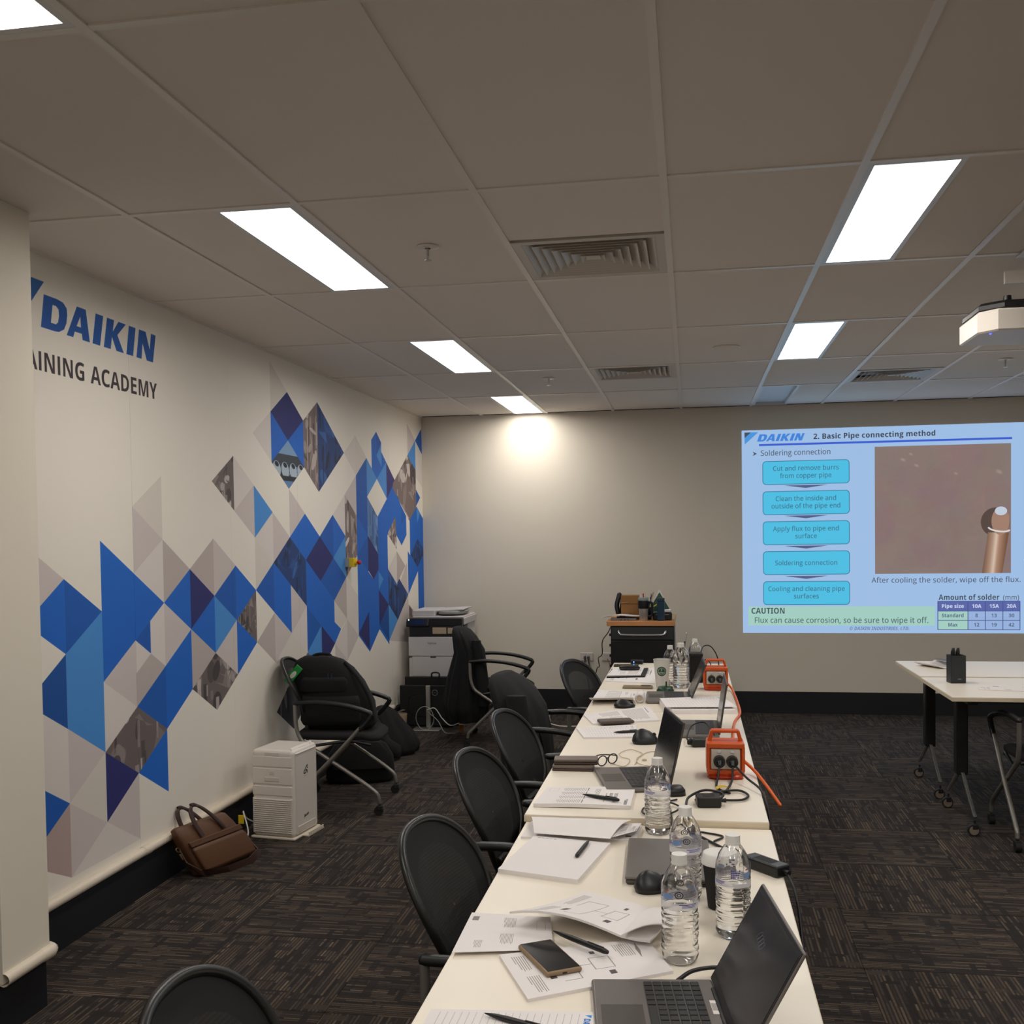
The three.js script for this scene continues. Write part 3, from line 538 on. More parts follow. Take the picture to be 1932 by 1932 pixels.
function chair(label, x, z, turn, group) {
  const t = thing('mesh_chair', label, 'chair', [x, 0, z], turn, group);
  mesh('seat', loft([ring(0.0, 0.425, 0, 0.235, 0.215, 32, 4), ring(0.0, 0.43, 0, 0.25, 0.235, 32, 4), ring(0.0, 0.452, 0, 0.25, 0.235, 32, 4), ring(0, 0.464, 0, 0.225, 0.21, 32, 4)].map((r) => r.map(([a, b, c]) => [a, b - Math.max(0, a - 0.15) * 0.25, c]))), MAT.dark_fabric, t);
  mesh('back_rim', tube(backRing(1), 0.0105, 96, 8, true), MAT.chair_rim, t);
  mesh('back_border', flatUV(loft([backRing(0.98), backRing(0.85), backRing(0.7)], { caps: false })), MAT.chair_border, t);
  mesh('back_mesh', flatUV(loft([backRing(0.7), backRing(0.45), backRing(0.2), backRing(0.02)], { caps: false })), MAT.chair_mesh, t);
  mesh('back_bracket', merge([rb(0.03, 0.16, 0.2, 0.01, -0.198, 0.48, 0), capTube([[-0.2, 0.43, -0.24], [-0.2, 0.43, 0.24]], 0.011, 4)]), MAT.chair_rim, t);
  for (const s of [-1, 1]) {
    const w = s * 0.258;
    mesh('front_leg', capTube([[-0.222, 0.635, w], [-0.215, 0.5, w], [-0.19, 0.435, w], [-0.14, 0.395, w], [0.21, 0.155, w], [0.252, 0.115, w], [0.262, 0.07, w]], 0.0125, 40), MAT.chair_tube, t);
    mesh('rear_leg', capTube([[0.155, 0.5, w * 1.06], [-0.02, 0.315, w * 1.06], [-0.215, 0.125, w * 1.06], [-0.238, 0.1, w * 1.06], [-0.245, 0.07, w * 1.06]], 0.0125, 36), MAT.chair_tube, t);
    mesh('armrest', capTube([[-0.222, 0.645, w], [-0.1, 0.652, w * 1.03], [0.06, 0.637, w * 1.05], [0.19, 0.602, w * 1.06], [0.226, 0.582, w * 1.06], [0.205, 0.545, w * 1.06], [0.158, 0.497, w * 1.06]], 0.0145, 48), MAT.black_plastic, t);
    mesh('seat_bar', capTube([[-0.12, 0.4, w], [0.1, 0.42, w * 0.9], [0.2, 0.395, w * 0.8]], 0.009, 12), MAT.black_plastic, t);
    for (const [cx, cz] of [[0.262, w], [-0.245, w * 1.06]]) caster(t, cx, cz, 0.026, false);
  }
  return t;
}
const rowGroup = 'mesh chairs along the table';
const chairA = chair('black mesh chair in the bottom left foreground, cut by the lower edge', 1.97, 7.79, 0.05, rowGroup);
const chairB = copyOf(chairA, 'mesh_chair', 'black mesh chair tucked in at the table beside the curled booklet pages', [2.112, 0, 6.88], -0.15, rowGroup);
copyOf(chairA, 'mesh_chair', 'black mesh chair tucked in beside the two brown cases on the table', [2.047, 0, 6.03], -0.15, rowGroup);
copyOf(chairA, 'mesh_chair', 'black mesh chair between the jacket-draped chair and the cased-notebook chair', [2.019, 0, 5.25], -0.15, rowGroup);
copyOf(chairA, 'mesh_chair', 'black chair with a dark jacket hung on it, close to the table', [1.86, 0, 4.15], -0.1, rowGroup);
copyOf(chairA, 'mesh_chair', 'black mesh chair at the far end of the table, in front of the wall socket', [2.088, 0, 3.6], -0.35, rowGroup);
copyOf(chairA, 'mesh_chair', 'black chair under the long black coat, beside the printer', [0.99, 0, 1.42], 0.1, 'chairs away from the table');
copyOf(chairA, 'mesh_chair', 'black mesh chair against the mural wall, carrying the backpack', [0.39, 0, 3.42], 0.1, 'chairs away from the table');
copyOf(chairA, 'mesh_chair', 'black chair at the right edge, tucked under the table with the pen holder', [4.3, 0, 3.68], Math.PI / 2, 'chairs away from the table');

// ------------------------------------------------------------------ garments and bags
function drape(name, label, category, pos, turn, rows, folds, material) {   // rows: [y, halfX, halfZ, shiftX, foldDepth]
  const t = thing(name, label, category, pos, turn);
  const rings = rows.map(([y, hx, hz, sx, f]) => ring(sx, y, 0, hx, hz, 96, 2.4, (a) => f * (Math.sin(a * folds + 0.7 * y * 5) * 0.6 + Math.sin(a * (folds * 2 - 3) + 1.3) * 0.4)));
  mesh(name === 'long_coat' ? 'coat_body' : 'jacket_body', loft(rings), material, t);
  return t;
}
{
  const t = drape('long_coat', 'long black coat hanging over the chair beside the printer', 'coat', [0.76, 0, 1.42], 0.1, [[0.17, 0.15, 0.26, -0.05, 0.1], [0.3, 0.17, 0.27, -0.06, 0.09], [0.5, 0.15, 0.27, -0.045, 0.07], [0.7, 0.115, 0.265, -0.025, 0.05], [0.8, 0.09, 0.25, -0.06, 0.03], [0.855, 0.07, 0.2, -0.085, 0.02], [0.885, 0.04, 0.12, -0.11, 0.01]], 9, MAT.black_fabric);
  mesh('sleeve', loft([[0.8, 0.035, 0.02], [0.6, 0.05, 0.05], [0.42, 0.05, 0.07], [0.3, 0.045, 0.07]].map(([y, r, dx]) => ring(0.03 + dx, y, 0.22, r, r, 20, 2))), MAT.black_fabric, t);
}
{
  const t = drape('dark_jacket', 'dark zipped jacket draped over the chair second from the far end', 'jacket', [1.59, 0, 4.15], -0.1, [[0.25, 0.09, 0.26, 0.04, 0.08], [0.42, 0.11, 0.275, 0.04, 0.09], [0.57, 0.11, 0.285, 0.03, 0.08], [0.7, 0.1, 0.285, 0.01, 0.06], [0.79, 0.085, 0.265, -0.03, 0.04], [0.85, 0.065, 0.22, -0.07, 0.03], [0.89, 0.035, 0.14, -0.1, 0.01]], 7, MAT.dark_fabric);
  mesh('zip', tube([[0.03, 0.8, 0.09], [0.105, 0.66, 0.1], [0.148, 0.5, 0.1], [0.14, 0.34, 0.1]], 0.006, 16, 6), MAT.black_plastic, t);
  mesh('sleeve', loft([[0.82, 0.05, 0.0], [0.66, 0.055, 0.02], [0.5, 0.055, 0.03], [0.38, 0.05, 0.03]].map(([y, r, dx]) => ring(0.05 + dx, y, 0.27, r, r * 0.8, 20, 2))), MAT.dark_fabric, t);
  mesh('white_tag', rb(0.035, 0.05, 0.004, 0.002, 0.09, 0.77, -0.2).rotateY(0.6), MAT.white_cord, t);
}
{ // backpack on the chair
  const t = thing('backpack', 'black backpack with a green luggage tag standing on the chair by the mural', 'backpack', [0.35, 0.465, 3.42], 0.1);
  const rows = [[0, 0.2, 0.1], [0.03, 0.225, 0.125], [0.15, 0.225, 0.13], [0.27, 0.205, 0.12], [0.35, 0.18, 0.105], [0.4, 0.14, 0.08], [0.425, 0.08, 0.05]];
  mesh('main_compartment', loft(rows.map(([y, hx, hz]) => ring(-0.03 - (y > 0.2 ? (y - 0.2) * 0.35 : 0) + 0.05 * (1 - y / 0.4), y, 0, hx, hz, 40, 3))), MAT.black_fabric, t);
  mesh('front_pocket', loft([[0.03, 0.165, 0.028], [0.06, 0.18, 0.045], [0.16, 0.175, 0.05], [0.2, 0.165, 0.035]].map(([y, hx, hz]) => ring(-0.01, y, 0.115, hx, hz, 32, 3.4))), MAT.black_fabric, t);
  mesh('top_pocket', loft([[0.215, 0.13, 0.02], [0.235, 0.145, 0.035], [0.29, 0.14, 0.036], [0.31, 0.12, 0.02]].map(([y, hx, hz]) => ring(-0.05, y, 0.1, hx, hz, 32, 3.4))), MAT.dark_fabric, t);
  mesh('zip_pull', merge([rb(0.006, 0.05, 0.004, 0.002, -0.02, 0.31, 0.125), rb(0.006, 0.045, 0.004, 0.002, 0.0, 0.312, 0.124)]), mat('blue_cord', 0x1b2a45, 0.6), t);
  mesh('carry_handle', tube([[-0.15, 0.4, -0.02], [-0.14, 0.425, -0.01], [-0.09, 0.436, -0.01], [-0.04, 0.425, -0.02], [-0.03, 0.4, -0.02]], 0.009, 24, 8), MAT.black_fabric, t);
  mesh('side_strap', tube([[0.06, 0.39, 0.04], [0.15, 0.3, 0.085], [0.215, 0.18, 0.09], [0.24, 0.05, 0.08]], 0.009, 24, 8), MAT.black_fabric, t);
  const g = mesh('luggage_tag', rb(0.045, 0.125, 0.006, 0.01).rotateZ(-0.72).translate(-0.235, 0.325, 0.1), mat('green_tag', 0x179038, 0.4), t);
  mesh('tag_window', new THREE.CylinderGeometry(0.017, 0.017, 0.008, 20).rotateX(Math.PI / 2).scale(0.8, 1.5, 1).rotateZ(-0.72).translate(-0.235, 0.325, 0.1), MAT.white_cord, g);
}
{ // satchel on the floor under that chair
  const t = thing('satchel', 'black soft satchel on the carpet under the backpack chair', 'bag', [0.3, 0, 2.85], 0.3);
  mesh('body', loft([[0, 0.2, 0.09], [0.03, 0.225, 0.11], [0.16, 0.215, 0.1], [0.24, 0.17, 0.06], [0.27, 0.12, 0.03]].map(([y, hx, hz]) => ring(0, y, 0, hx, hz, 32, 3))), MAT.black_fabric, t);
  mesh('flap', loft([[0.1, 0.19, 0.02], [0.2, 0.18, 0.022], [0.26, 0.13, 0.02]].map(([y, hx, hz]) => ring(0, y, 0.1 - (y - 0.1) * 0.35, hx, hz, 28, 3))), MAT.dark_fabric, t);
}
{ // pile of dark clothes by the wall
  const t = thing('jacket_pile', 'black padded jacket heaped on the carpet against the mural wall', 'jacket', [0.235, 0, 1.95], -0.2);
  mesh('body', loft([[0, 0.17, 0.2, 0.02], [0.05, 0.19, 0.23, 0.02], [0.13, 0.17, 0.2, 0], [0.22, 0.12, 0.15, -0.03], [0.3, 0.075, 0.1, -0.05], [0.34, 0.03, 0.05, -0.06]].map(([y, hx, hz, sx]) => ring(sx, y, 0, hx, hz, 60, 2.2, (a) => 0.08 * Math.sin(a * 6 + y * 14) + 0.04 * Math.sin(a * 11 + 1)))), MAT.black_fabric, t);
  mesh('sleeve', loft([[-0.04, 0.22, 0.12], [0.04, 0.17, 0.2], [0.12, 0.1, 0.25], [0.2, 0.06, 0.25]].map(([x, y, z]) => Array.from({ length: 18 }, (_, i) => { const a = i / 18 * 6.283; return [x, y + 0.052 * Math.sin(a), z + 0.052 * Math.cos(a)]; }))), MAT.black_fabric, t);
}
{ // brown briefcase leaning on the baseboard
  const t = thing('briefcase', 'brown leather briefcase leaning against the mural wall next to the air purifier', 'briefcase', [0.222, 0.006, 4.631], 0);
  const across = V3(0.108, 0, -0.37).normalize(), upward = V3(-0.1, 0.255, 0.1).normalize(), outward = V3().crossVectors(across, upward).normalize();
  const basis = new THREE.Matrix4().makeBasis(across, upward, outward), lean = (g) => g.translate(0, 0, -0.03).applyMatrix4(basis);
  mesh('body', lean(loft([[0.004, 0.185, 0.03], [0.018, 0.196, 0.045], [0.12, 0.192, 0.05], [0.22, 0.182, 0.04], [0.272, 0.172, 0.026], [0.282, 0.155, 0.01]].map(([y, hx, hz]) => ring(0, y, 0, hx, hz, 40, 5)))), MAT.leather, t);
  mesh('front_pocket', lean(loft([[0.02, 0.172, 0.01], [0.035, 0.182, 0.018], [0.14, 0.178, 0.016], [0.158, 0.172, 0.008]].map(([y, hx, hz]) => ring(0, y, 0.05, hx, hz, 36, 5)))), MAT.leather, t);
  mesh('top_band', lean(rb(0.355, 0.03, 0.012, 0.004, 0, 0.178, 0.052)), MAT.leather, t);
  for (const k of [-1, 1]) mesh('handle', lean(loft(Array.from({ length: 21 }, (_, i) => { const a = i / 20, x = -0.075 + 0.15 * a, y = 0.2 + 0.17 * Math.pow(Math.sin(Math.PI * Math.min(1, Math.max(0, a))), 0.55) * 1, w = 0.011, z = k > 0 ? 0.052 - (y - 0.2) * 0.15 : -0.04 - (y - 0.2) * 0.1, tx = Math.cos(Math.PI * a) * 0.8; const nx = Math.abs(tx) > 0.3 ? 1 : 0, ny = 1 - nx; return [[x - w * nx, y - w * ny, z - 0.004], [x + w * nx, y + w * ny, z - 0.004], [x + w * nx, y + w * ny, z + 0.004], [x - w * nx, y - w * ny, z + 0.004]]; }))), MAT.leather_dark, t);
  mesh('shoulder_strap', lean(loft([[-0.2, 0.15, 0], [-0.225, 0.08, 0.02], [-0.21, 0.02, 0.06], [-0.13, 0.005, 0.14], [-0.04, 0.012, 0.2], [0.03, 0.04, 0.21], [0.06, 0.07, 0.17]].map(([x, y, z]) => [[x, y + 0.018, z], [x + 0.004, y + 0.018, z + 0.004], [x + 0.004, y - 0.018, z + 0.004], [x, y - 0.018, z]]))), MAT.leather_dark, t);
  mesh('buckle', lean(merge([new THREE.TorusGeometry(0.012, 0.0025, 6, 16).translate(-0.205, 0.17, 0.0), rb(0.012, 0.035, 0.008, 0.003, -0.215, 0.13, 0.004)])), MAT.brass, t);
  mesh('strap_ring', lean(new THREE.TorusGeometry(0.01, 0.002, 6, 16).translate(0.195, 0.19, 0.0)), MAT.brass, t);
}

// ------------------------------------------------------------------ air purifier
{
  const t = thing('air_purifier', 'white tower air purifier standing on the carpet beside the briefcase', 'air purifier', [0.27, 0, 4.045], 0);
  const W = 0.25, D = 0.27, H = 0.475, turn = (g) => g.rotateY(-0.13);
  mesh('body', turn(rb(W, H - 0.012, D, 0.022, 0, 0.012 + (H - 0.012) / 2, 0, 4)), MAT.white_plastic, t);
  mesh('base', turn(rb(W + 0.014, 0.014, D + 0.02, 0.006, 0, 0.007, 0)), MAT.rail, t);
  const zf = D / 2, xf = W / 2;
  [[0.388, 0.055], [0.295, 0.085], [0.235, 0.05]].forEach(([y, h]) => { const p = mesh('front_panel', turn(rb(W - 0.014, h, 0.006, 0.003, 0, y + h / 2 - 0.002, zf)), MAT.white_plastic, t); if (h > 0.08) mesh('grip', turn(merge([rb(0.09, 0.024, 0.006, 0.008, 0, y + 0.025, zf + 0.0025), rb(0.03, 0.022, 0.006, 0.008, 0, y + 0.06, zf + 0.0025)])), mat('recess_beige', 0xcdc4b9, 0.5), p); });
  mesh('carry_recess', turn(rb(0.09, 0.02, 0.006, 0.008, 0, 0.453, zf - 0.002)), MAT.recess_beige, t);
  mesh('intake_backing', turn(rb(W - 0.03, 0.185, 0.004, 0.002, 0, 0.124, zf)), mat('intake_mesh', 0xdad2c8, 0.6), t);
  for (let k = 0; k < 17; k++) mesh('intake_slat', turn(rb(W - 0.026, 0.0052, 0.01, 0.0015, 0, 0.038 + k * 0.0108, zf + 0.003, 1)), MAT.white_plastic, t);
  for (const s of [-1, 1]) mesh('intake_frame', turn(rb(0.012, 0.19, 0.008, 0.003, s * (W / 2 - 0.012), 0.124, zf + 0.001)), MAT.white_plastic, t);
  const logo = canvasTex(256, 512, (g, w, h) => {
    g.fillStyle = '#dad2c8'; g.fillRect(0, 0, w, h); g.strokeStyle = '#17161c'; g.lineWidth = 9; g.fillStyle = '#17161c';
    g.beginPath(); g.moveTo(150, 82); g.quadraticCurveTo(128, 92, 118, 112); g.quadraticCurveTo(96, 120, 104, 132); g.quadraticCurveTo(128, 138, 134, 114); g.quadraticCurveTo(150, 118, 142, 136); g.stroke(); g.beginPath(); g.moveTo(152, 82); g.lineTo(140, 104); g.lineTo(150, 108); g.closePath(); g.fill();
    g.strokeStyle = '#8a7f75'; g.lineWidth = 2; g.beginPath(); g.moveTo(104, 152); g.lineTo(140, 148); g.stroke();
    g.strokeStyle = '#2a2724'; g.lineWidth = 5; g.beginPath(); g.moveTo(96, 430); g.lineTo(102, 408); g.quadraticCurveTo(116, 404, 104, 418); for (let k = 0; k < 6; k++) g.quadraticCurveTo(110 + k * 8, 426 - k, 114 + k * 8, 414 - k * 2); g.stroke();
  });
  mesh('side_badge', turn(new THREE.PlaneGeometry(D - 0.05, H - 0.06).rotateY(Math.PI / 2).translate(xf + 0.0008, H / 2 - 0.005, 0)), mat('purifier_side', 0xffffff, 0.4, { map: logo }), t);
  const panel = canvasTex(512, 128, (g, w, h) => { g.fillStyle = '#ded7cf'; g.fillRect(0, 0, w, h); g.fillStyle = '#8b7a62'; g.fillRect(150, 40, 170, 12); g.font = '20px sans-serif'; g.fillText('o', 60, 60); g.fillStyle = '#6f655c'; g.fillRect(60, 88, 60, 5); g.fillRect(150, 84, 50, 8); g.fillRect(230, 84, 70, 6); g.fillStyle = '#7d8ee0'; g.fillRect(350, 80, 60, 8); g.fillStyle = '#9a8f82'; g.fillRect(440, 30, 26, 30); });
  mesh('control_panel', turn(new THREE.PlaneGeometry(D - 0.05, 0.045).rotateX(-Math.PI / 2).rotateY(Math.PI / 2).rotateZ(-0.75).translate(xf - 0.012, H - 0.0055, 0)), mat('purifier_panel', 0xffffff, 0.35, { map: panel }), t);
  mesh('outlet_slot', turn(rb(0.006, 0.03, 0.19, 0.003, xf + 0.001, 0.05, 0.0)), MAT.recess_beige, t);
  mesh('stabiliser_foot', turn(merge([bx(0.045, 0.006, 0.17, xf + 0.02, 0.006, -0.03), bx(0.005, 0.022, 0.16, xf + 0.04, 0.014, -0.03)])), MAT.rail, t);
  mesh('power_cord', capTube([[-0.12, 0.05, 0.05], [-0.17, 0.1, 0.12], [-0.155, 0.16, 0.2], [-0.1, 0.06, 0.27], [-0.12, 0.008, 0.33], [-0.17, 0.02, 0.36]], 0.004, 40, 6), MAT.white_cord, t);
  mesh('cord_tag', rb(0.03, 0.045, 0.004, 0.001, -0.15, 0.13, 0.24), MAT.yellow, t);
}

// ------------------------------------------------------------------ far left corner: printer, monitors, bin
{
  const t = thing('office_printer', 'grey and white office printer with dark touch panel in the far left corner', 'printer', [0.285, 0, 0.48], 0);
  const W = 0.43, f = 0.33;
  mesh('paper_cabinet', rb(W, 0.56, 0.6, 0.008, 0, 0.282, 0.03), MAT.printer_white, t);
  mesh('tray', rb(W - 0.05, 0.03, 0.012, 0.004, 0, 0.385, f), MAT.printer_white, t);
  const dr = mesh('drawer', rb(W - 0.06, 0.168, 0.012, 0.004, 0, 0.492, f), MAT.printer_white, t); mesh('drawer_grip', rb(0.05, 0.014, 0.006, 0.003, 0, 0.572, f + 0.005), mat('grip_shade', 0x4a4745, 0.7), dr);  // dark grey of the drawer grip is shade put into the colour
  const fd = mesh('front_door', rb(W, 0.163, 0.015, 0.006, 0, 0.662, f), MAT.printer_white, t);
  const word = canvasTex(256, 64, (g, w, h) => { g.fillStyle = '#c9c5c4'; g.fillRect(0, 0, w, h); g.fillStyle = '#2b2b2e'; g.font = 'bold 52px sans-serif'; g.fillText('FUJIFILM', 6, 50, 244); });
  mesh('maker_plate', new THREE.PlaneGeometry(0.085, 0.021).translate(-0.005, 0.69, f + 0.009), mat('printer_word', 0xffffff, 0.5, { map: word }), fd);
  mesh('exit_bay', rb(W - 0.01, 0.095, 0.58, 0.006, 0, 0.791, 0.03), MAT.black_plastic, t);
  mesh('bay_opening', merge([bx(0.12, 0.055, 0.006, 0.055, 0.797, f - 0.009), bx(0.055, 0.05, 0.006, 0.155, 0.797, f - 0.009)]), MAT.beige, t);
  mesh('scanner', rb(W + 0.03, 0.065, 0.58, 0.008, 0.02, 0.868, 0.03), MAT.black_plastic, t);
  mesh('scanner_side', rb(0.03, 0.06, 0.5, 0.006, W / 2 + 0.03, 0.87, 0.0), MAT.printer_white, t);
  mesh('rear_column', rb(0.04, 0.13, 0.3, 0.006, W / 2 + 0.01, 0.79, -0.1), MAT.printer_white, t);
  const cp = mesh('touch_panel', rb(0.2, 0.07, 0.03, 0.01).rotateX(-0.4).translate(-0.135, 0.862, f - 0.01), MAT.black_plastic, t);
  mesh('touch_screen', new THREE.PlaneGeometry(0.13, 0.045).rotateX(-0.4).translate(-0.13, 0.868, f + 0.009), mat('touch_glass', 0x1b2748, 0.12), cp);
  mesh('power_led', new THREE.SphereGeometry(0.006, 10, 8).translate(-0.212, 0.888, f - 0.002), mat('led_white', 0xd8fff2, 0.4, { emissive: new THREE.Color(0.7, 1, 0.9), emissiveIntensity: 1.2 }), cp);
  mesh('scanner_bed', rb(W + 0.02, 0.016, 0.48, 0.006, 0.025, 0.905, 0.01), MAT.printer_white, t);
  mesh('feeder', rb(0.2, 0.05, 0.4, 0.008, -0.11, 0.937, 0.02), MAT.printer_white, t); mesh('feeder_lid', rb(0.235, 0.012, 0.36, 0.005).rotateZ(0.05).translate(0.115, 0.96, 0), MAT.printer_white, t);
  mesh('feeder_tray', loft([ring(0.11, 0.925, 0.03, 0.12, 0.175, 32, 3), ring(0.115, 0.945, 0.03, 0.125, 0.18, 32, 3), ring(0.11, 0.955, 0.03, 0.12, 0.17, 32, 3)]), MAT.grey_plastic, t);
}
function monitor(label, pos, turn, withLogo) {
  const t = thing('computer_monitor', label, 'monitor', pos, turn, 'monitors on the floor in the corner');
  mesh('panel', rb(0.54, 0.335, 0.03, 0.008, 0, 0.19, 0), MAT.black_matte, t);
  mesh('back_bulge', loft([ring(0, 0, 0, 0.2, 0.1, 32, 4), ring(0, 0.005, 0, 0.19, 0.09, 32, 4)]).rotateX(Math.PI / 2).translate(0, 0.19, 0.014), MAT.black_matte, t);
  return t;
}
{
  const m1 = monitor('black computer monitor seen from behind with a silver stand, on the carpet', [0.31, 0.0, 0.995], 0.0, true);
  mesh('stand_column', rb(0.036, 0.35, 0.03, 0.006, -0.012, 0.19, 0.06), MAT.steel, m1);
  mesh('stand_base', rb(0.235, 0.01, 0.17, 0.004, -0.02, 0.005, 0.07), MAT.steel, m1);
  mesh('badge_ring', new THREE.TorusGeometry(0.023, 0.002, 8, 32).translate(0.035, 0.3, 0.021), MAT.grey_plastic, m1);
  const dl = canvasTex(128, 64, (g, w, h) => { g.fillStyle = '#121214'; g.fillRect(0, 0, w, h); g.fillStyle = '#6f6f72'; g.font = 'bold 44px sans-serif'; g.fillText('DELL', 8, 48, 112); });
  mesh('badge_plate', new THREE.PlaneGeometry(0.03, 0.013).translate(0.035, 0.3, 0.0205), mat('badge_print', 0xffffff, 0.6, { map: dl }), m1);
  mesh('badge_mount', cyl(0.024, 0.026, 0.02, 0, 0, 0, 24).rotateX(Math.PI / 2).translate(0.035, 0.3, 0.01), MAT.black_matte, m1);
  const m2 = monitor('black computer monitor with a carry grip, half hidden behind the silver-standed one', [0.33, 0.06, 0.9], 0.02, false);
  mesh('grip', tube([[-0.03, 0.35, 0.03], [-0.03, 0.39, 0.03], [0.03, 0.39, 0.03], [0.03, 0.35, 0.03]], 0.007, 24, 8), MAT.black_plastic, m2);
  mesh('stand_base', rb(0.3, 0.06, 0.12, 0.006, 0, -0.03, 0), MAT.black_matte, m2);
  tag(mesh('grey_cable', capTube([[0.3, 0.17, 1.1], [0.36, 0.185, 1.1], [0.43, 0.1, 1.11], [0.5, 0.05, 1.13], [0.58, 0.075, 1.16]], 0.0045, 40, 6), MAT.white_cord), 'pale grey cable arching away from the silver monitor stand', 'cable');
  tag(mesh('cable_coil', merge([tube(Array.from({ length: 14 }, (_, i) => { const a = i / 14 * 6.283; return [0.285 + 0.075 * Math.cos(a), 0.105 + 0.095 * Math.sin(a), 1.125 + 0.006 * Math.sin(3 * a)]; }), 0.0035, 56, 6, true), tube([[0.31, 0.16, 1.125], [0.4, 0.09, 1.15], [0.47, 0.006, 1.2], [0.56, 0.006, 1.23]], 0.0035, 24, 6)]), MAT.grey_plastic), 'thin grey cable coiled against the silver monitor stand', 'cable');
  const b = thing('waste_cup', 'beige round waste cup on the carpet beside the monitors', 'cup', [0.07, 0, 1.08]);
  mesh('cup', lathe([[0, 0.004], [0.042, 0.004], [0.047, 0.13], [0.05, 0.132], [0.05, 0.128], [0.045, 0.0], [0, 0]], 28), MAT.beige, b);
  mesh('paper_scrap', sheetGeo([[-0.03, -0.03], [0.03, -0.02], [0.02, 0.03], [-0.035, 0.02]], 0.13, 0.002, (u, v) => 0.03 * u + 0.01 * v), MAT.paper, b);
  const k = thing('small_box', 'small tan connector box on the carpet under the coat', 'box', [0.6, 0, 1.17], 0.3); mesh('body', rb(0.04, 0.07, 0.03, 0.004, 0, 0.035, 0), MAT.cardboard, k);
}
// wall fittings
function socket(label, pos, turn, w = 0.116, plugs = true) {
  const t = thing('wall_socket', label, 'wall socket', pos, turn);
  mesh('plate', rb(w, 0.074, 0.01, 0.004, 0, 0, 0.005), MAT.white_plastic, t);
  mesh('switch', rb(0.012, 0.008, 0.005, 0.002, -w * 0.12, 0.022, 0.011), MAT.white_plastic, t); mesh('switch', rb(0.012, 0.008, 0.005, 0.002, w * 0.12, 0.022, 0.011), MAT.white_plastic, t);
  if (plugs) for (const s of [-1, 1]) mesh('plug', rb(0.02, 0.03, 0.03, 0.005, s * w * 0.13, -0.006, 0.022), mat('plug_grey', 0x4b5257, 0.5), t);
  return t;
}
socket('white double wall socket with two grey plugs behind the far chair', [1.512, 0.487, 0], 0);
socket('white single wall socket half hidden by the tool cabinet', [1.69, 0.487, 0], 0, 0.076, false);
socket('white wall socket on the mural wall behind the backpack', [0.0, 0.484, 1.96], Math.PI / 2, 0.09, false);
{
  const t = thing('emergency_stop', 'yellow emergency stop box with red mushroom button on the mural', 'emergency stop', [0, 1.418, 2.18], Math.PI / 2);
  mesh('back_box', rb(0.07, 0.066, 0.03, 0.003, 0, 0, 0.015), MAT.grey_plastic, t); mesh('yellow_box', rb(0.07, 0.066, 0.036, 0.003, 0, 0, 0.048), MAT.yellow, t);
  mesh('collar', cyl(0.02, 0.02, 0.014, 0, 0, 0, 20).rotateX(Math.PI / 2).translate(0, 0, 0.072), MAT.yellow, t); mesh('button', lathe([[0, 0.03], [0.013, 0.029], [0.018, 0.02], [0.017, 0.012], [0.009, 0.006], [0.009, 0]], 24).rotateX(Math.PI / 2).translate(0, 0, 0.078), MAT.red, t);
}
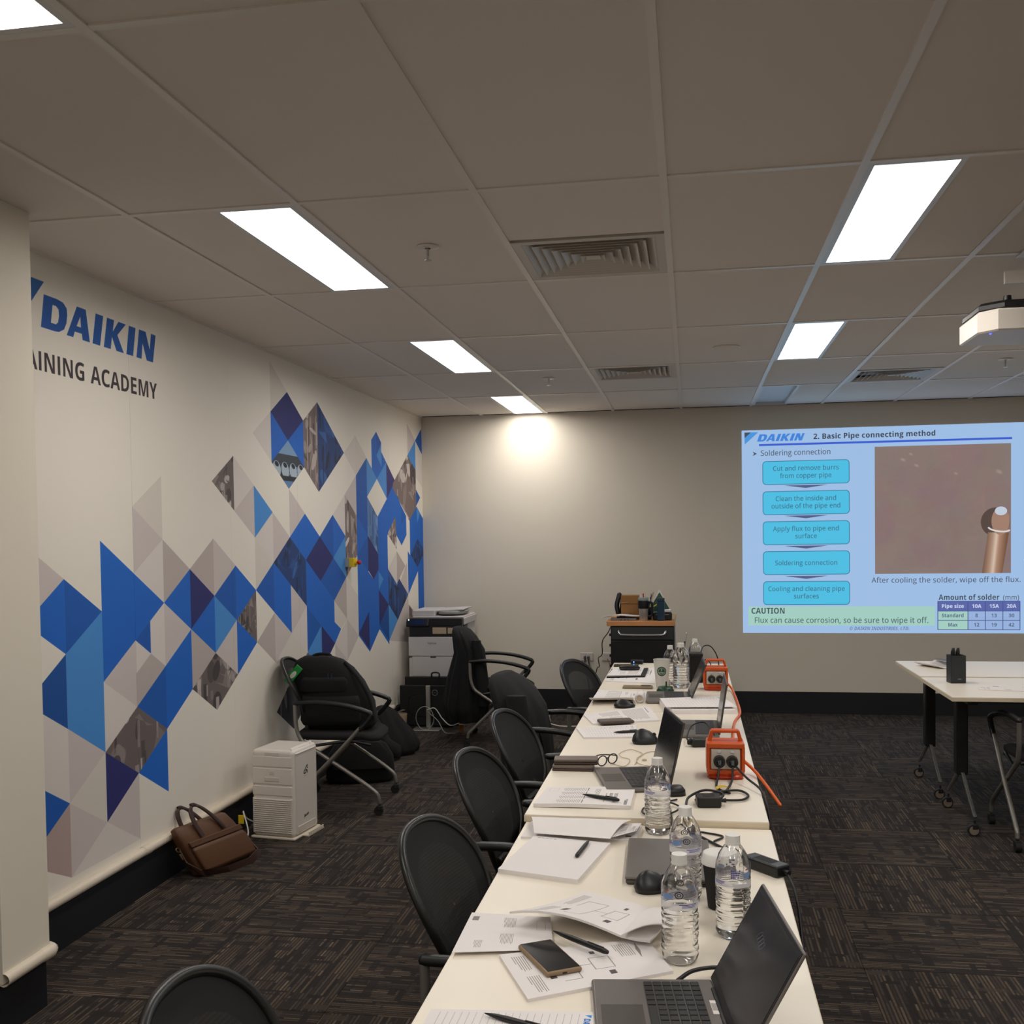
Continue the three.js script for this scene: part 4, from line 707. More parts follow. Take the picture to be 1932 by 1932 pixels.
// ------------------------------------------------------------------ tool cabinet with wooden top
const CY = 0.912;
{
  const t = thing('tool_cabinet', 'dark tool cabinet with wooden top and steel handle against the far wall', 'cabinet', [2.07, 0, 0.86], 0);
  mesh('body', rb(0.495, 0.79, 0.62, 0.008, 0.0, 0.475, 0.02), MAT.black_plastic, t);
  mat('cabinet_grey', 0x36393b, 0.45, { metalness: 0.3 });
  mesh('drawer_front', rb(0.48, 0.1, 0.014, 0.004, 0, 0.815, 0.332), MAT.cabinet_grey, t);
  mesh('drawer_front', rb(0.48, 0.62, 0.014, 0.004, 0, 0.445, 0.332), MAT.black_plastic, t);
  mesh('wood_top', (() => { const g = rb(0.53, 0.04, 0.7, 0.005, -0.012, CY - 0.02, 0.0); const p = g.attributes.position, uv = g.attributes.uv; for (let i = 0; i < p.count; i++) uv.setXY(i, p.getX(i) * 2, p.getZ(i) * 1.4 + p.getY(i) * 2); return g; })(), MAT.wood, t);
  mesh('handle', capTube([[-0.18, 0.835, 0.34], [-0.182, 0.833, 0.375], [-0.168, 0.812, 0.39], [-0.14, 0.808, 0.39], [0.14, 0.808, 0.39], [0.168, 0.812, 0.39], [0.182, 0.833, 0.375], [0.18, 0.835, 0.34]], 0.0085, 60, 10), MAT.chrome, t);
  for (let k = 0; k < 4; k++) mesh('side_knob', merge([cyl(0.012, 0.009, 0.02, 0, 0, 0, 14).rotateZ(Math.PI / 2).translate(-0.258, 0.79 - k * 0.083, 0.2)]), MAT.rubber, t);
  for (const [x, z] of [[-0.2, 0.25], [0.2, 0.25], [-0.2, -0.22], [0.2, -0.22]]) caster(t, x, z, 0.032, false);
  tag(mesh('power_cable', capTube([[1.83, 0.885, 1.12], [1.8, 0.82, 1.1], [1.74, 0.73, 1.0], [1.735, 0.63, 0.95], [1.68, 0.56, 0.7], [1.66, 0.45, 0.4], [1.62, 0.4, 0.2], [1.58, 0.2, 0.1], [1.58, 0.02, 0.09]], 0.004, 60, 6), MAT.cord), 'thin black cable falling from the wooden cabinet top to the floor', 'cable');
  tag(mesh('red_cable', capTube([[1.7, 0.47, 0.02], [1.73, 0.42, 0.1], [1.72, 0.3, 0.25], [1.7, 0.1, 0.35], [1.69, 0.01, 0.4]], 0.004, 40, 6), mat('cable_red', 0x7a3a30, 0.5)), 'brownish red cable hanging from the socket beside the tool cabinet', 'cable');
  tag(mesh('socket_cable', capTube([[1.497, 0.47, 0.03], [1.5, 0.4, 0.06], [1.53, 0.25, 0.06], [1.54, 0.02, 0.06]], 0.004, 30, 6), MAT.cord), 'dark lead hanging from the double wall socket, left plug', 'cable');
  tag(mesh('socket_cable', capTube([[1.527, 0.47, 0.03], [1.54, 0.4, 0.06], [1.565, 0.25, 0.07], [1.58, 0.02, 0.07]], 0.004, 30, 6), MAT.cord), 'dark lead hanging from the double wall socket, right plug', 'cable');
  const pb = thing('floor_plug', 'white plug block lying on the carpet near the far baseboard', 'plug', [1.23, 0, 0.75], 0.2); mesh('block', rb(0.09, 0.05, 0.05, 0.008, 0, 0.025, 0), MAT.white_plastic, pb); mesh('plug', rb(0.04, 0.035, 0.03, 0.006, 0.02, 0.068, 0), MAT.white_plastic, pb);
  mesh('lead', capTube([[0.04, 0.01, 0.02], [0.12, 0.006, 0.12], [0.25, 0.006, 0.14], [0.4, 0.006, 0.1]], 0.006, 24, 6), MAT.white_cord, pb);
}
{ // things on the cabinet top
  const box = thing('cardboard_box', 'upright brown cardboard box on the wooden cabinet top', 'box', [1.965, CY, 0.95], 0.0);
  mesh('carton', rb(0.142, 0.19, 0.1, 0.003, 0, 0.095, 0), MAT.cardboard, box); mesh('flap', rb(0.14, 0.004, 0.012, 0.001, 0, 0.125, 0.051), MAT.cardboard, box); mesh('tab', rb(0.06, 0.003, 0.01, 0.001, -0.03, 0.136, 0.054).rotateZ(0.1), MAT.beige, box);
  const ph = thing('desk_phone', 'black desk telephone standing behind the brown cardboard box', 'telephone', [1.99, CY, 0.83], 0);
  mesh('base', loft([ring(0, 0, 0, 0.12, 0.05, 28, 5), ring(0.005, 0.08, -0.015, 0.125, 0.035, 28, 5), ring(0, 0.16, -0.025, 0.11, 0.02, 28, 5)]), MAT.black_plastic, ph); mesh('handset', capTube([[-0.13, 0.04, 0.03], [-0.14, 0.1, 0.02], [-0.12, 0.185, 0.0]], 0.02, 16, 10), MAT.black_plastic, ph); mesh('display', rb(0.05, 0.02, 0.004, 0.001, 0.075, 0.13, 0.004), mat('lcd', 0x6d7a78, 0.3), ph);
  const mug = thing('travel_mug', 'black and stainless travel mug at the front of the cabinet top', 'mug', [2.08, CY, 1.155], 0);
  mesh('steel_base', lathe([[0, 0], [0.033, 0], [0.036, 0.095]], 28), MAT.steel, mug); mesh('sleeve', lathe([[0.036, 0.095], [0.043, 0.1], [0.044, 0.155], [0.042, 0.16]], 28), MAT.black_plastic, mug); mesh('lid', lathe([[0.042, 0.16], [0.043, 0.178], [0.036, 0.184], [0, 0.184]], 28), mat('mug_lid', 0xb7c2bd, 0.1, { transmission: 0.5, thickness: 0 }), mug); mesh('handle', tube([[0.04, 0.145, 0], [0.065, 0.14, 0], [0.068, 0.09, 0], [0.062, 0.04, 0], [0.037, 0.035, 0]], 0.01, 24, 8), MAT.black_plastic, mug);
  const cup = thing('pen_cup', 'pen holder with a red marker behind the travel mug', 'pen holder', [2.1, CY, 1.055], 0);
  mesh('pot', lathe([[0, 0.003], [0.036, 0.003], [0.038, 0.1], [0.04, 0.1], [0.038, 0], [0, 0]], 24), MAT.black_plastic, cup);
  [[-0.02, 0.2, MAT.red, 0.1], [0.0, 0.19, MAT.black_plastic, -0.25], [0.012, 0.215, MAT.beige, -0.28], [0.02, 0.2, MAT.grey_plastic, -0.18]].forEach(([x, h, m, tilt]) => mesh('pen', merge([cyl(0.004, 0.004, h, 0, h / 2, 0, 8), cyl(0.0055, 0.0055, 0.03, 0, h - 0.012, 0, 8)]).rotateZ(tilt * 0.8).translate(x * 0.5, 0.006, 0), m, cup));
  const sg = thing('triangle_sign', 'green triangular sign with a yellow curve and white border on the cabinet', 'sign', [2.2, CY, 1.0], -0.03);
  const tri = canvasTex(512, 512, (g, w, h) => { g.fillStyle = '#e6e2da'; g.fillRect(0, 0, w, h); poly(g, [[256, 40], [470, 385], [42, 385]], '#0f4a36'); g.strokeStyle = '#e3cf3a'; g.lineWidth = 20; g.beginPath(); g.moveTo(90, 300); g.quadraticCurveTo(160, 300, 210, 250); g.quadraticCurveTo(250, 215, 330, 240); g.stroke(); g.fillStyle = '#1d2a22'; g.font = 'bold 50px sans-serif'; g.textAlign = 'center'; g.fillText('AUSTRALIAN MADE', 256, 452, 400); });
  const gt = new THREE.ExtrudeGeometry(new THREE.Shape([[-0.112, 0], [0.112, 0], [0.112, 0.012], [0.004, 0.232], [-0.004, 0.232], [-0.112, 0.012]].map(([a, b]) => new THREE.Vector2(a, b))), { depth: 0.005, bevelEnabled: false });
  { const p = gt.attributes.position, uv = gt.attributes.uv; for (let i = 0; i < p.count; i++) uv.setXY(i, (p.getX(i) + 0.112) / 0.224, p.getY(i) / 0.232); }
  mesh('board', gt.rotateX(-0.12).translate(0, 0.001, 0), mat('sign_print', 0xffffff, 0.4, { map: tri }), sg); mesh('easel', rb(0.02, 0.12, 0.004, 0.001, 0, 0.058, -0.045).rotateX(0.1), MAT.white_plastic, sg);
  const ac = thing('blue_flask', 'tall square blue-tinted drinking flask at the cabinet front edge', 'flask', [2.215, CY, 1.17], 0.1);
  mesh('body', rb(0.058, 0.15, 0.04, 0.008, 0, 0.078, 0, 3), mat('blue_glass', 0x2a5673, 0.08, { transmission: 0.55, thickness: 0, opacity: 1 }), ac); mesh('lid', rb(0.06, 0.03, 0.042, 0.006, 0, 0.165, 0), mat('flask_lid', 0x1d3442, 0.4), ac);
  const pr = thing('label_printer', 'low black device behind the blue flask on the cabinet', 'device', [2.226, CY, 1.09], 0); mesh('body', rb(0.15, 0.06, 0.07, 0.012, 0, 0.03, 0.0), MAT.black_plastic, pr); mesh('tape_slot', rb(0.1, 0.006, 0.004, 0.002, 0, 0.045, 0.035), MAT.grey_plastic, pr);
  const pp = mesh('paper_stack', sheetGeo([[2.2, 1.03], [2.29, 1.03], [2.29, 1.14], [2.2, 1.14]], CY + 0.062, 0.012, (u, v) => 0.01 * u), MAT.paper); tag(pp, 'small stack of white cards beneath the green sign', 'paper');
  const lp = thing('cabinet_laptop', 'silver laptop lying open on the wooden cabinet top beneath loose papers', 'laptop', [1.92, CY, 1.1], 0.06);
  mesh('base', rb(0.2, 0.016, 0.13, 0.004, 0, 0.008, 0), MAT.laptop_grey, lp); mesh('keyboard', rb(0.13, 0.002, 0.07, 0.0008, 0.02, 0.0168, -0.005), MAT.key, lp); mesh('port', merge([-0.02, 0.01, 0.035].map((x) => rb(0.014, 0.005, 0.003, 0.001, x, 0.007, 0.065))), MAT.black_matte, lp); mesh('black_wallet', rb(0.07, 0.01, 0.03, 0.003, -0.02, 0.022, -0.03), MAT.black_matte, lp);
  const pq = mesh('loose_papers', sheetGeo([[1.74, 1.12], [2.06, 1.1], [2.06, 1.02], [1.8, 1.02]], CY + 0.035, 0.006, (u, v) => -0.016 * Math.pow(1 - u, 2) + 0.008 * Math.sin(u * 5)), MAT.paper); tag(pq, 'loose white papers drooping over the left end of the cabinet top', 'paper');
}

// ------------------------------------------------------------------ print on paper
function docTex(kind, s = 1) {
  seed = 900 + s * 17;
  return canvasTex(420, 594, (g, W, H) => {
    g.fillStyle = '#e9e4e3'; g.fillRect(0, 0, W, H);
    const line = (x, y, w, h = 3, c = '#7d7876') => { g.fillStyle = c; g.fillRect(x, y, w, h); };
    const para = (x, y, w, n, dy = 9) => { for (let i = 0; i < n; i++) line(x, y + i * dy, w * (i === n - 1 ? 0.5 : rr(0.86, 1)), 3, '#8b8583'); };
    if (kind === 'cover') {
      wordmark(g, 302, 46, 96, 20, '#2c2a30'); poly(g, [[282, 26], [298, 26], [284, 42]], '#2c2a30');
      g.font = 'bold 30px sans-serif'; g.fillStyle = '#4a4649'; g.fillText('INSTALLATION', 150, 120, 230); g.fillText('MANUAL', 150, 152, 140); line(150, 170, 210, 4);
      for (let k = 0; k < 4; k++) { g.fillStyle = '#6a6568'; g.fillRect(40 + k * 95, 300, 70, 6); para(40 + k * 95, 318, 75, 14, 11); }
      g.strokeStyle = '#9a9492'; g.strokeRect(40, 500, 70, 60); para(60, 220, 180, 4);
    } else if (kind === 'diagram') {
      g.fillStyle = '#4a4649'; g.font = 'bold 18px sans-serif'; g.fillText('■', 300, 36);
      for (let k = 0; k < 7; k++) para(40 + k * 12, 60 + k * 2, 200, 1);
      g.strokeStyle = '#6f696a'; g.lineWidth = 3; g.strokeRect(150, 200, 120, 80); g.beginPath(); g.moveTo(100, 350); g.lineTo(330, 350); g.lineTo(330, 420); g.moveTo(210, 280); g.lineTo(210, 350); g.moveTo(100, 350); g.lineTo(100, 470); g.lineTo(180, 470); g.stroke(); g.fillStyle = '#5a5456'; g.fillRect(300, 210, 40, 26); g.fillRect(80, 240, 30, 20); g.fillRect(250, 440, 44, 26);
      para(40, 90, 150, 8); para(240, 500, 150, 6); para(40, 510, 150, 6);
    } else if (kind === 'text') { line(40, 40, 150, 6, '#5a5456'); para(40, 70, 340, 18, 11); para(40, 300, 160, 16, 11); para(220, 300, 160, 10, 11); g.strokeStyle = '#8b8583'; g.strokeRect(220, 440, 150, 110); } else if (kind === 'form') { para(40, 40, 120, 3); g.strokeStyle = '#a9a2a0'; for (let k = 0; k < 16; k++) { g.strokeRect(36, 90 + k * 28, 348, 28); } for (const x of [120, 200, 290]) line(x, 90, 2, 448, '#a9a2a0'); for (let k = 0; k < 10; k++) line(46, 100 + k * 28, rr(20, 60), 3); } else if (kind === 'lined') {
      for (let k = 0; k < 20; k++) line(20, 60 + k * 26, 380, 2, '#b9b2b4'); seed = 31;
      g.strokeStyle = '#5b5560'; g.lineWidth = 2; for (let k = 2; k < 17; k++) { let x = rr(120, 170); const n = 2 + (rnd() * 5 | 0); g.beginPath(); for (let i = 0; i < n * 3; i++) { g.moveTo(x, 58 + k * 26); g.quadraticCurveTo(x + 3, 44 + k * 26 - rr(0, 6), x + 6, 56 + k * 26); x += 7; } g.stroke(); }
      poly(g, [[24, 18], [46, 18], [26, 42]], '#3a8fdc'); wordmark(g, 50, 42, 110, 23, '#2d72c4');
    } else if (kind === 'blank') { g.fillStyle = '#3c4a9a'; g.font = 'bold italic 15px sans-serif'; for (let k = 0; k < 5; k++) g.fillRect(30 + k * 22, 26, 17, 5); } else if (kind === 'back') { para(300, 440, 80, 6); g.fillStyle = '#57524f'; g.fillRect(320, 30, 40, 30); g.strokeStyle = '#777'; g.strokeRect(60, 40, 120, 60); para(40, 250, 120, 10); para(230, 250, 120, 10); g.fillRect(40, 520, 46, 46); }
  });
}
const DOC = {}; for (const k of ['cover', 'diagram', 'text', 'form', 'lined', 'blank', 'back']) DOC[k] = mat('paper_' + k, 0xffffff, 0.8, { map: docTex(k) });
function sheet(name, label, category, p, y, th, m, lift, group, top) { const o = mesh(name, sheetGeo(p, y, th, lift, 10, top), m); return tag(o, label, category, group); }
function pen(label, a, b, y, r = 0.0055) {
  const dx = b[0] - a[0], dz = b[1] - a[1], L = Math.hypot(dx, dz);
  const t = thing('ballpoint_pen', label, 'pen', [a[0], y + r, a[1]], Math.atan2(-dz, dx), 'black ballpoint pens on the tables');
  mesh('barrel', lathe([[0, 0], [0.0012, 0.002], [r * 0.75, L * 0.16], [r, L * 0.35], [r, L * 0.93], [r * 0.7, L * 0.985], [0, L]], 14).rotateZ(-Math.PI / 2), MAT.black_plastic, t);
  mesh('clip', rb(L * 0.28, 0.0022, 0.003, 0.001, L * 0.78, r + 0.0006, 0), MAT.black_plastic, t); return t;
}
const up = 'documents on the training tables';
// nearest table
sheet('lined_notepad', 'lined notepad with handwriting and a blue printed logo at the bottom edge', 'notepad', [[2.277, 7.468], [2.277, 7.69], [1.972, 7.69], [1.972, 7.498]], YN, 0.006, DOC.lined, null, up);
pen('black pen lying on the lined notepad at the bottom edge', [2.075, 7.512], [2.2, 7.56], YN + 0.006);
sheet('open_manual', 'stapled manual pages lying flat under the phone, a diagram on the right', 'booklet', [[2.052, 7.24], [2.35, 7.11], [2.41, 7.27], [2.143, 7.435]], YN, 0.007, DOC.diagram, null, up);
sheet('loose_page', 'white printed page hanging out to the left from under the manual', 'paper', [[1.952, 7.245], [1.946, 7.015], [2.13, 7.02], [2.16, 7.2]], YN + 0.0072, 0.001, DOC.back, null, up);
sheet('curled_pages', 'booklet with its upper pages curling over towards the camera', 'booklet', [[2.195, 6.86], [2.41, 6.98], [2.36, 7.16], [2.05, 7.1]], YN + 0.0085, 0.005, DOC.diagram, (u, v) => [0, 0.002 + Math.pow(v, 2) * 0.035 * Math.sin(Math.PI * Math.min(1, 0.25 + u * 0.9)) + 0.006 * v, 0], up);
sheet('rolled_page', 'white page rolled up at the right end of the curled booklet', 'paper', [[2.33, 7.0], [2.415, 6.99], [2.41, 7.1], [2.3, 7.17]], YN + 0.02, 0.002, MAT.paper, (u, v) => [0, 0.012 * Math.sin(Math.PI * u) + 0.012 * v, 0], up);
{ const t = thing('smartphone', 'black smartphone in a tan case lying screen up on the manual', 'phone', [2.159, YN + 0.0072, 7.255], 0.0);
  const turn = (g) => g.rotateY(-1.03); // long side runs from upper left to lower right
  mesh('case', turn(rb(0.156, 0.011, 0.078, 0.005, 0, 0.0055, 0, 3)), mat('phone_case', 0x8c7356, 0.45), t); mesh('glass', turn(rb(0.147, 0.0015, 0.069, 0.0007, 0, 0.0112, 0)), MAT.screen_off, t); mesh('port', turn(rb(0.002, 0.003, 0.01, 0.001, 0.0785, 0.005, 0)), MAT.black_matte, t); }
pen('black pen lying diagonally right of the tan-cased phone', [2.15, 7.135], [2.279, 7.236], YN + 0.016, 0.006);
function mouse(label, x, z, turn, y, tall = 0.06, big = 1) {
  const t = thing('computer_mouse', label, 'mouse', [x, y, z], turn, 'black computer mice');
  mesh('shell', loft([[0.001, 0.052, 0.034, 0], [0.012, 0.056, 0.038, 0], [tall * 0.55, 0.046, 0.03, -0.004], [tall * 0.85, 0.028, 0.017, -0.009], [tall, 0.008, 0.006, -0.012]].map(([yy, hx, hz, s]) => ring(s * big, yy, s * big, hx * big, hz * big, 32, 2.3))), MAT.black_plastic, t);
  mesh('wheel', cyl(0.008, 0.008, 0.006, 0, 0, 0, 14).rotateX(Math.PI / 2).translate(0.036 * big, tall * 0.6, 0), MAT.rubber, t); return t;
}
mouse('tall black mouse in front of the closed grey laptop', 2.352, 6.79, 0.5, YN, 0.048, 0.85);
{ const t = thing('closed_laptop', 'closed grey laptop with a blue sticker, behind the tall mouse', 'laptop', [2.388, YN, 6.588], 0);
  const sk = (g) => g.rotateY(0.03);
  mesh('base', sk(rb(0.218, 0.012, 0.335, 0.005, 0, 0.008, 0)), MAT.laptop_dark, t); mesh('lid', sk(rb(0.22, 0.007, 0.338, 0.003, -0.001, 0.0178, 0)), MAT.laptop_grey, t);
  mesh('sticker', sk(rb(0.014, 0.0006, 0.018, 0.0002, 0.083, 0.0216, -0.155)), mat('sticker_blue', 0x2b3fae, 0.4), t); mesh('port', sk(rb(0.01, 0.005, 0.003, 0.001, 0.085, 0.008, 0.168)), MAT.black_matte, t); mesh('rubber_foot', sk(merge([rb(0.15, 0.003, 0.012, 0.001, 0, 0.0015, 0.13), rb(0.15, 0.003, 0.012, 0.001, 0, 0.0015, -0.13)])), MAT.rubber, t); }
// open laptops face the left side of the table: hinge along z on the right
function laptop(label, x, z, y, { w = 0.33, d = 0.228, h = 0.21, open = 1.85, turn = 0, deck = MAT.laptop_grey, keys = false, screen = MAT.screen_off, lid = MAT.laptop_dark, smudge = false }) {
  const t = thing('open_laptop', label, 'laptop', [x, y, z], turn, 'open laptops on the tables');
  mesh('base', rb(d, 0.013, w, 0.005, 0, 0.0085, 0, 3), deck, t);
  mesh('rubber_foot', merge([rb(0.012, 0.003, w * 0.7, 0.001, -d * 0.4, 0.0015, 0), rb(0.012, 0.003, w * 0.7, 0.001, d * 0.4, 0.0015, 0)]), MAT.rubber, t);
  const tp = mesh('touchpad', rb(d * 0.33, 0.001, w * 0.33, 0.0004, -d * 0.28, 0.0151, 0), deck === MAT.laptop_grey ? MAT.laptop_dark : deck, t);
  const kb = mesh('keyboard_well', rb(d * 0.46, 0.001, w * 0.9, 0.0004, d * 0.15, 0.0149, 0), keys ? MAT.laptop_dark : MAT.key, t);
  if (keys) {
    const pw = w * 0.9 / 15, pd = d * 0.46 / 6, cap = rb(pd * 0.84, 0.0022, pw * 0.84, 0.0008, 0, 0, 0, 1), wide = rb(pd * 0.84, 0.0022, pw * 4.8, 0.0008, 0, 0, 0, 1);
    for (let r = 0; r < 6; r++) for (let c = 0; c < 15; c++) {
      if (r === 0 && c > 4 && c < 10) { if (c === 5) { const m = mesh('key', wide, MAT.key, kb); m.position.set(d * 0.15 - d * 0.23 + pd * 0.5, 0.0163, 0); } continue; }
      const m = mesh('key', cap, MAT.key, kb); m.position.set(d * 0.15 - d * 0.23 + pd * (r + 0.5), 0.0163, -w * 0.45 + pw * (c + 0.5));
    }
  } else {
    const pw = w * 0.9 / 14, pd = d * 0.46 / 6, list = []; for (let r = 0; r < 6; r++) for (let c = 0; c < 14; c++) list.push(bx(pd * 0.82, 0.0016, pw * 0.82, d * 0.15 - d * 0.23 + pd * (r + 0.5), 0.016, -w * 0.45 + pw * (c + 0.5)));
    const k = mesh('key_caps', merge(list), mat('key_' + Object.keys(MAT).length, 0x333235, 0.5), kb); k.userData.kind = 'stuff';
  }
  mesh('hinge', capTube([[d / 2 - 0.004, 0.014, -w * 0.36], [d / 2 - 0.004, 0.014, w * 0.36]], 0.005, 4), MAT.black_plastic, t);
  const place = (g) => g.rotateZ(Math.PI / 2 - open).translate(d / 2 - 0.003, 0.016, 0);
  const l = mesh('screen_lid', place(rb(0.006, h, w, 0.0028, 0.003, h / 2, 0, 3)), lid, t);
  mesh('bezel', place(rb(0.001, h - 0.006, w - 0.006, 0.0004, -0.0005, h / 2, 0)), MAT.black_plastic, l);
  mesh('display', place(rb(0.0006, h - 0.03, w - 0.018, 0.0002, -0.0012, h / 2 + 0.004, 0)), screen, l);
  return t;
}
const smudgeTex = canvasTex(256, 256, (g, w, h) => { g.fillStyle = '#17181d'; g.fillRect(0, 0, w, h); seed = 8; for (let i = 0; i < 60; i++) { g.fillStyle = `rgba(${rr(30, 90) | 0},${rr(28, 60) | 0},${rr(30, 80) | 0},0.07)`; g.beginPath(); g.ellipse(rnd() * w, rnd() * h, rr(8, 45), rr(5, 26), rr(0, 3), 0, 7); g.fill(); } g.strokeStyle = 'rgba(130,135,145,0.5)'; g.lineWidth = 2; for (let i = 0; i < 4; i++) { g.beginPath(); g.ellipse(96 + i * 9, 70 + i * 3, 5, 14, 0.5, 0, 7); g.stroke(); } });
mat('screen_smudged', 0xffffff, 0.22, { map: smudgeTex });
{ const t = laptop('open grey laptop in the foreground with dark smudged screen and visible keys', 2.391, 7.497, YN, { w: 0.335, d: 0.232, h: 0.212, open: 2.07, turn: 0.13, keys: true, screen: MAT.screen_smudged, lid: MAT.laptop_grey });
  const st = canvasTex(128, 32, (g, w, h) => { g.fillStyle = '#e4dfdb'; g.fillRect(0, 0, w, h); g.fillStyle = '#55504e'; for (let k = 0; k < 22; k++) g.fillRect(10 + k * 4.5, 7, k % 3 ? 2 : 3, 17); });
  mesh('asset_sticker', rb(0.014, 0.0006, 0.055, 0.0002, 0.104, 0.0155, -0.045), mat('sticker_white', 0xffffff, 0.5, { map: st }), t); }
tag(mesh('black_lead', capTube([[2.42, YN + 0.012, 7.325], [2.45, YN + 0.022, 7.3], [2.52, YN + 0.022, 7.28], [2.6, YN + 0.01, 7.33]], 0.0042, 30, 8), MAT.cord), 'black charging lead plugged into the far side of the foreground laptop', 'cable');
// PET bottles
const bottleProfile = (() => { const p = [[0.0, 0.004], [0.02, 0.002], [0.03, 0.0], [0.0355, 0.006]]; for (let k = 0; k < 8; k++) { const y = 0.014 + k * 0.0132; p.push([0.0378, y], [0.0376, y + 0.006], [0.0346, y + 0.0098]); } p.push([0.0372, 0.122], [0.0375, 0.15], [0.036, 0.162], [0.03, 0.18], [0.02, 0.196], [0.0135, 0.203], [0.0135, 0.207]); return p; })();
const crumple = (g, s) => { const p = g.attributes.position; for (let i = 0; i < p.count; i++) { const x = p.getX(i), y = p.getY(i), z = p.getZ(i), a = Math.atan2(z, x); const k = 1 + 0.018 * Math.sin(a * 4 + y * 190 + s) * (y < 0.12 ? 1 : 0.3) + 0.01 * Math.sin(a * 7 - y * 90 + s); p.setXYZ(i, x * k, y, z * k); } g.computeVertexNormals(); return g; };
const labelTex = canvasTex(1024, 256, (g, w, h) => {
  g.clearRect(0, 0, w, h); g.fillStyle = 'rgba(226,228,240,0.14)'; g.fillRect(0, 0, w, h); g.fillStyle = 'rgba(238,238,244,0.6)'; g.fillRect(0, 170, w, 80);
  for (let k = 0; k < 2; k++) {
    const o = k * 512; g.fillStyle = 'rgba(110,150,205,0.75)'; g.beginPath(); g.ellipse(o + 40, 110, 60, 34, -0.3, 0, 7); g.fill(); g.fillStyle = '#c33a34'; g.fillRect(o + 20, 40, 34, 12);
    g.strokeStyle = '#26242c'; g.lineWidth = 9; g.beginPath(); g.arc(o + 150, 80, 34, 0, 7); g.stroke(); g.lineWidth = 7; g.beginPath(); g.arc(o + 150, 80, 15, 0, 7); g.stroke();
    g.strokeStyle = '#55505a'; g.lineWidth = 2; g.strokeRect(o + 195, 42, 150, 76); g.fillStyle = '#55505a'; for (let q = 0; q < 5; q++) g.fillRect(o + 202, 50 + q * 12, rr(80, 135), 5);
    g.fillStyle = '#4f4a9c'; g.fillRect(o + 150, 182, 180, 9); g.fillRect(o + 175, 198, 150, 7); g.fillRect(o + 175, 212, 130, 7);
    g.fillStyle = '#4a4596'; for (let q = 0; q < 6; q++) for (let r = 0; r < 4; r++) if (rnd() < 0.6) g.fillRect(o + 390 + q * 15, 40 + r * 26, 12, 18);
  }
});
mat('bottle_label', 0xffffff, 0.5, { map: labelTex, transparent: true });
function bottle(label, x, z, y, fill, turn, labelled = true, s = 1) {
  const t = thing('water_bottle', label, 'bottle', [x, y, z], turn, 'clear plastic water bottles');
  mesh('bottle_wall', crumple(lathe([...bottleProfile, ...bottleProfile.slice().reverse().map(([r, yy]) => [Math.max(0, r - 0.0012), yy + 0.0012])], 44), x * 31), MAT.clear_pet, t);
  if (fill > 0) { const top = 0.012 + fill * 0.13, pr = bottleProfile.filter(([r, yy]) => yy < top && r > 0.025).map(([r, yy]) => [r - 0.0007, Math.max(yy, 0.0025)]); const r = pr[pr.length - 1][0]; mesh('water', crumple(lathe([[0, 0.003], ...pr, [r, top], [0, top]], 40), x * 31), MAT.water, t); }
  if (labelled) mesh('label', new THREE.CylinderGeometry(0.0381, 0.0381, 0.048, 40, 1, true).translate(0, 0.138, 0), MAT.bottle_label, t);
  if (s !== 1) t.scale.set(s * 1.1, s, s * 1.1);
  mesh('cap', merge([cyl(0.0158, 0.016, 0.016, 0, 0.213, 0, 28), cyl(0.0165, 0.0165, 0.004, 0, 0.203, 0, 28)]), MAT.bottle_cap, t); return t;
}
bottle('empty clear plastic water bottle, the nearest of the four, with ring-marked label', 2.423, 7.2, YN, 0, 2.2);
bottle('half full clear water bottle behind the nearest empty one', 2.433, 6.83, YN, 0.4, 2.3);
bottle('full clear water bottle on the right beside the foreground laptop screen', 2.536, 7.05, YN, 0.86, 0.6);
bottle('half full clear water bottle at the joint of the tables, left of the plug adapter', 2.349, 6.29, YN, 0.97, 4.1);
{ const t = thing('coffee_cup', 'black takeaway coffee cup with white lid behind the right water bottle', 'cup', [2.512, YN, 6.885]);
  mesh('cup', lathe([[0, 0.002], [0.028, 0.002], [0.04, 0.112], [0.0385, 0.112], [0.026, 0.004], [0, 0.004]], 32), MAT.black_matte, t); mesh('lid', lathe([[0.043, 0.106], [0.0435, 0.114], [0.041, 0.118], [0.039, 0.13], [0.034, 0.132], [0.032, 0.126], [0, 0.126]], 32), MAT.bottle_cap, t); }
function brick(label, x, z, y, turn, size = [0.115, 0.03, 0.05]) { const t = thing('power_adapter', label, 'power adapter', [x, y, z], turn); mesh('body', rb(size[0], size[1], size[2], 0.006, 0, size[1] / 2, 0, 3), MAT.black_plastic, t); mesh('label_plate', rb(size[0] * 0.5, 0.0006, size[2] * 0.6, 0.0002, 0, size[1] + 0.0001, 0), MAT.black_matte, t); mesh('cable_collar', cyl(0.005, 0.007, 0.02, 0, 0, 0, 10).rotateZ(Math.PI / 2).translate(size[0] / 2 + 0.008, size[1] / 2, 0), MAT.cord, t); return t; }
brick('long black power brick lying at the right edge of the nearest table', 2.636, 6.602, YN, -0.85, [0.125, 0.03, 0.048]);
tag(mesh('brick_lead', capTube([[2.684, YN + 0.014, 6.655], [2.7, 0.7, 6.72], [2.705, 0.55, 6.9], [2.71, 0.3, 7.1], [2.72, 0.06, 7.3], [2.75, 0.006, 7.5]], 0.004, 40, 6), MAT.cord), 'black lead dropping from the power brick over the table edge', 'cable');
sheet('open_notebook', 'open notebook with blank page towards the left table edge', 'notebook', [[1.999, 6.405], [2.222, 6.447], [2.165, 6.768], [1.95, 6.71]], YN, 0.012, DOC.blank, null, up, [0, -1]);
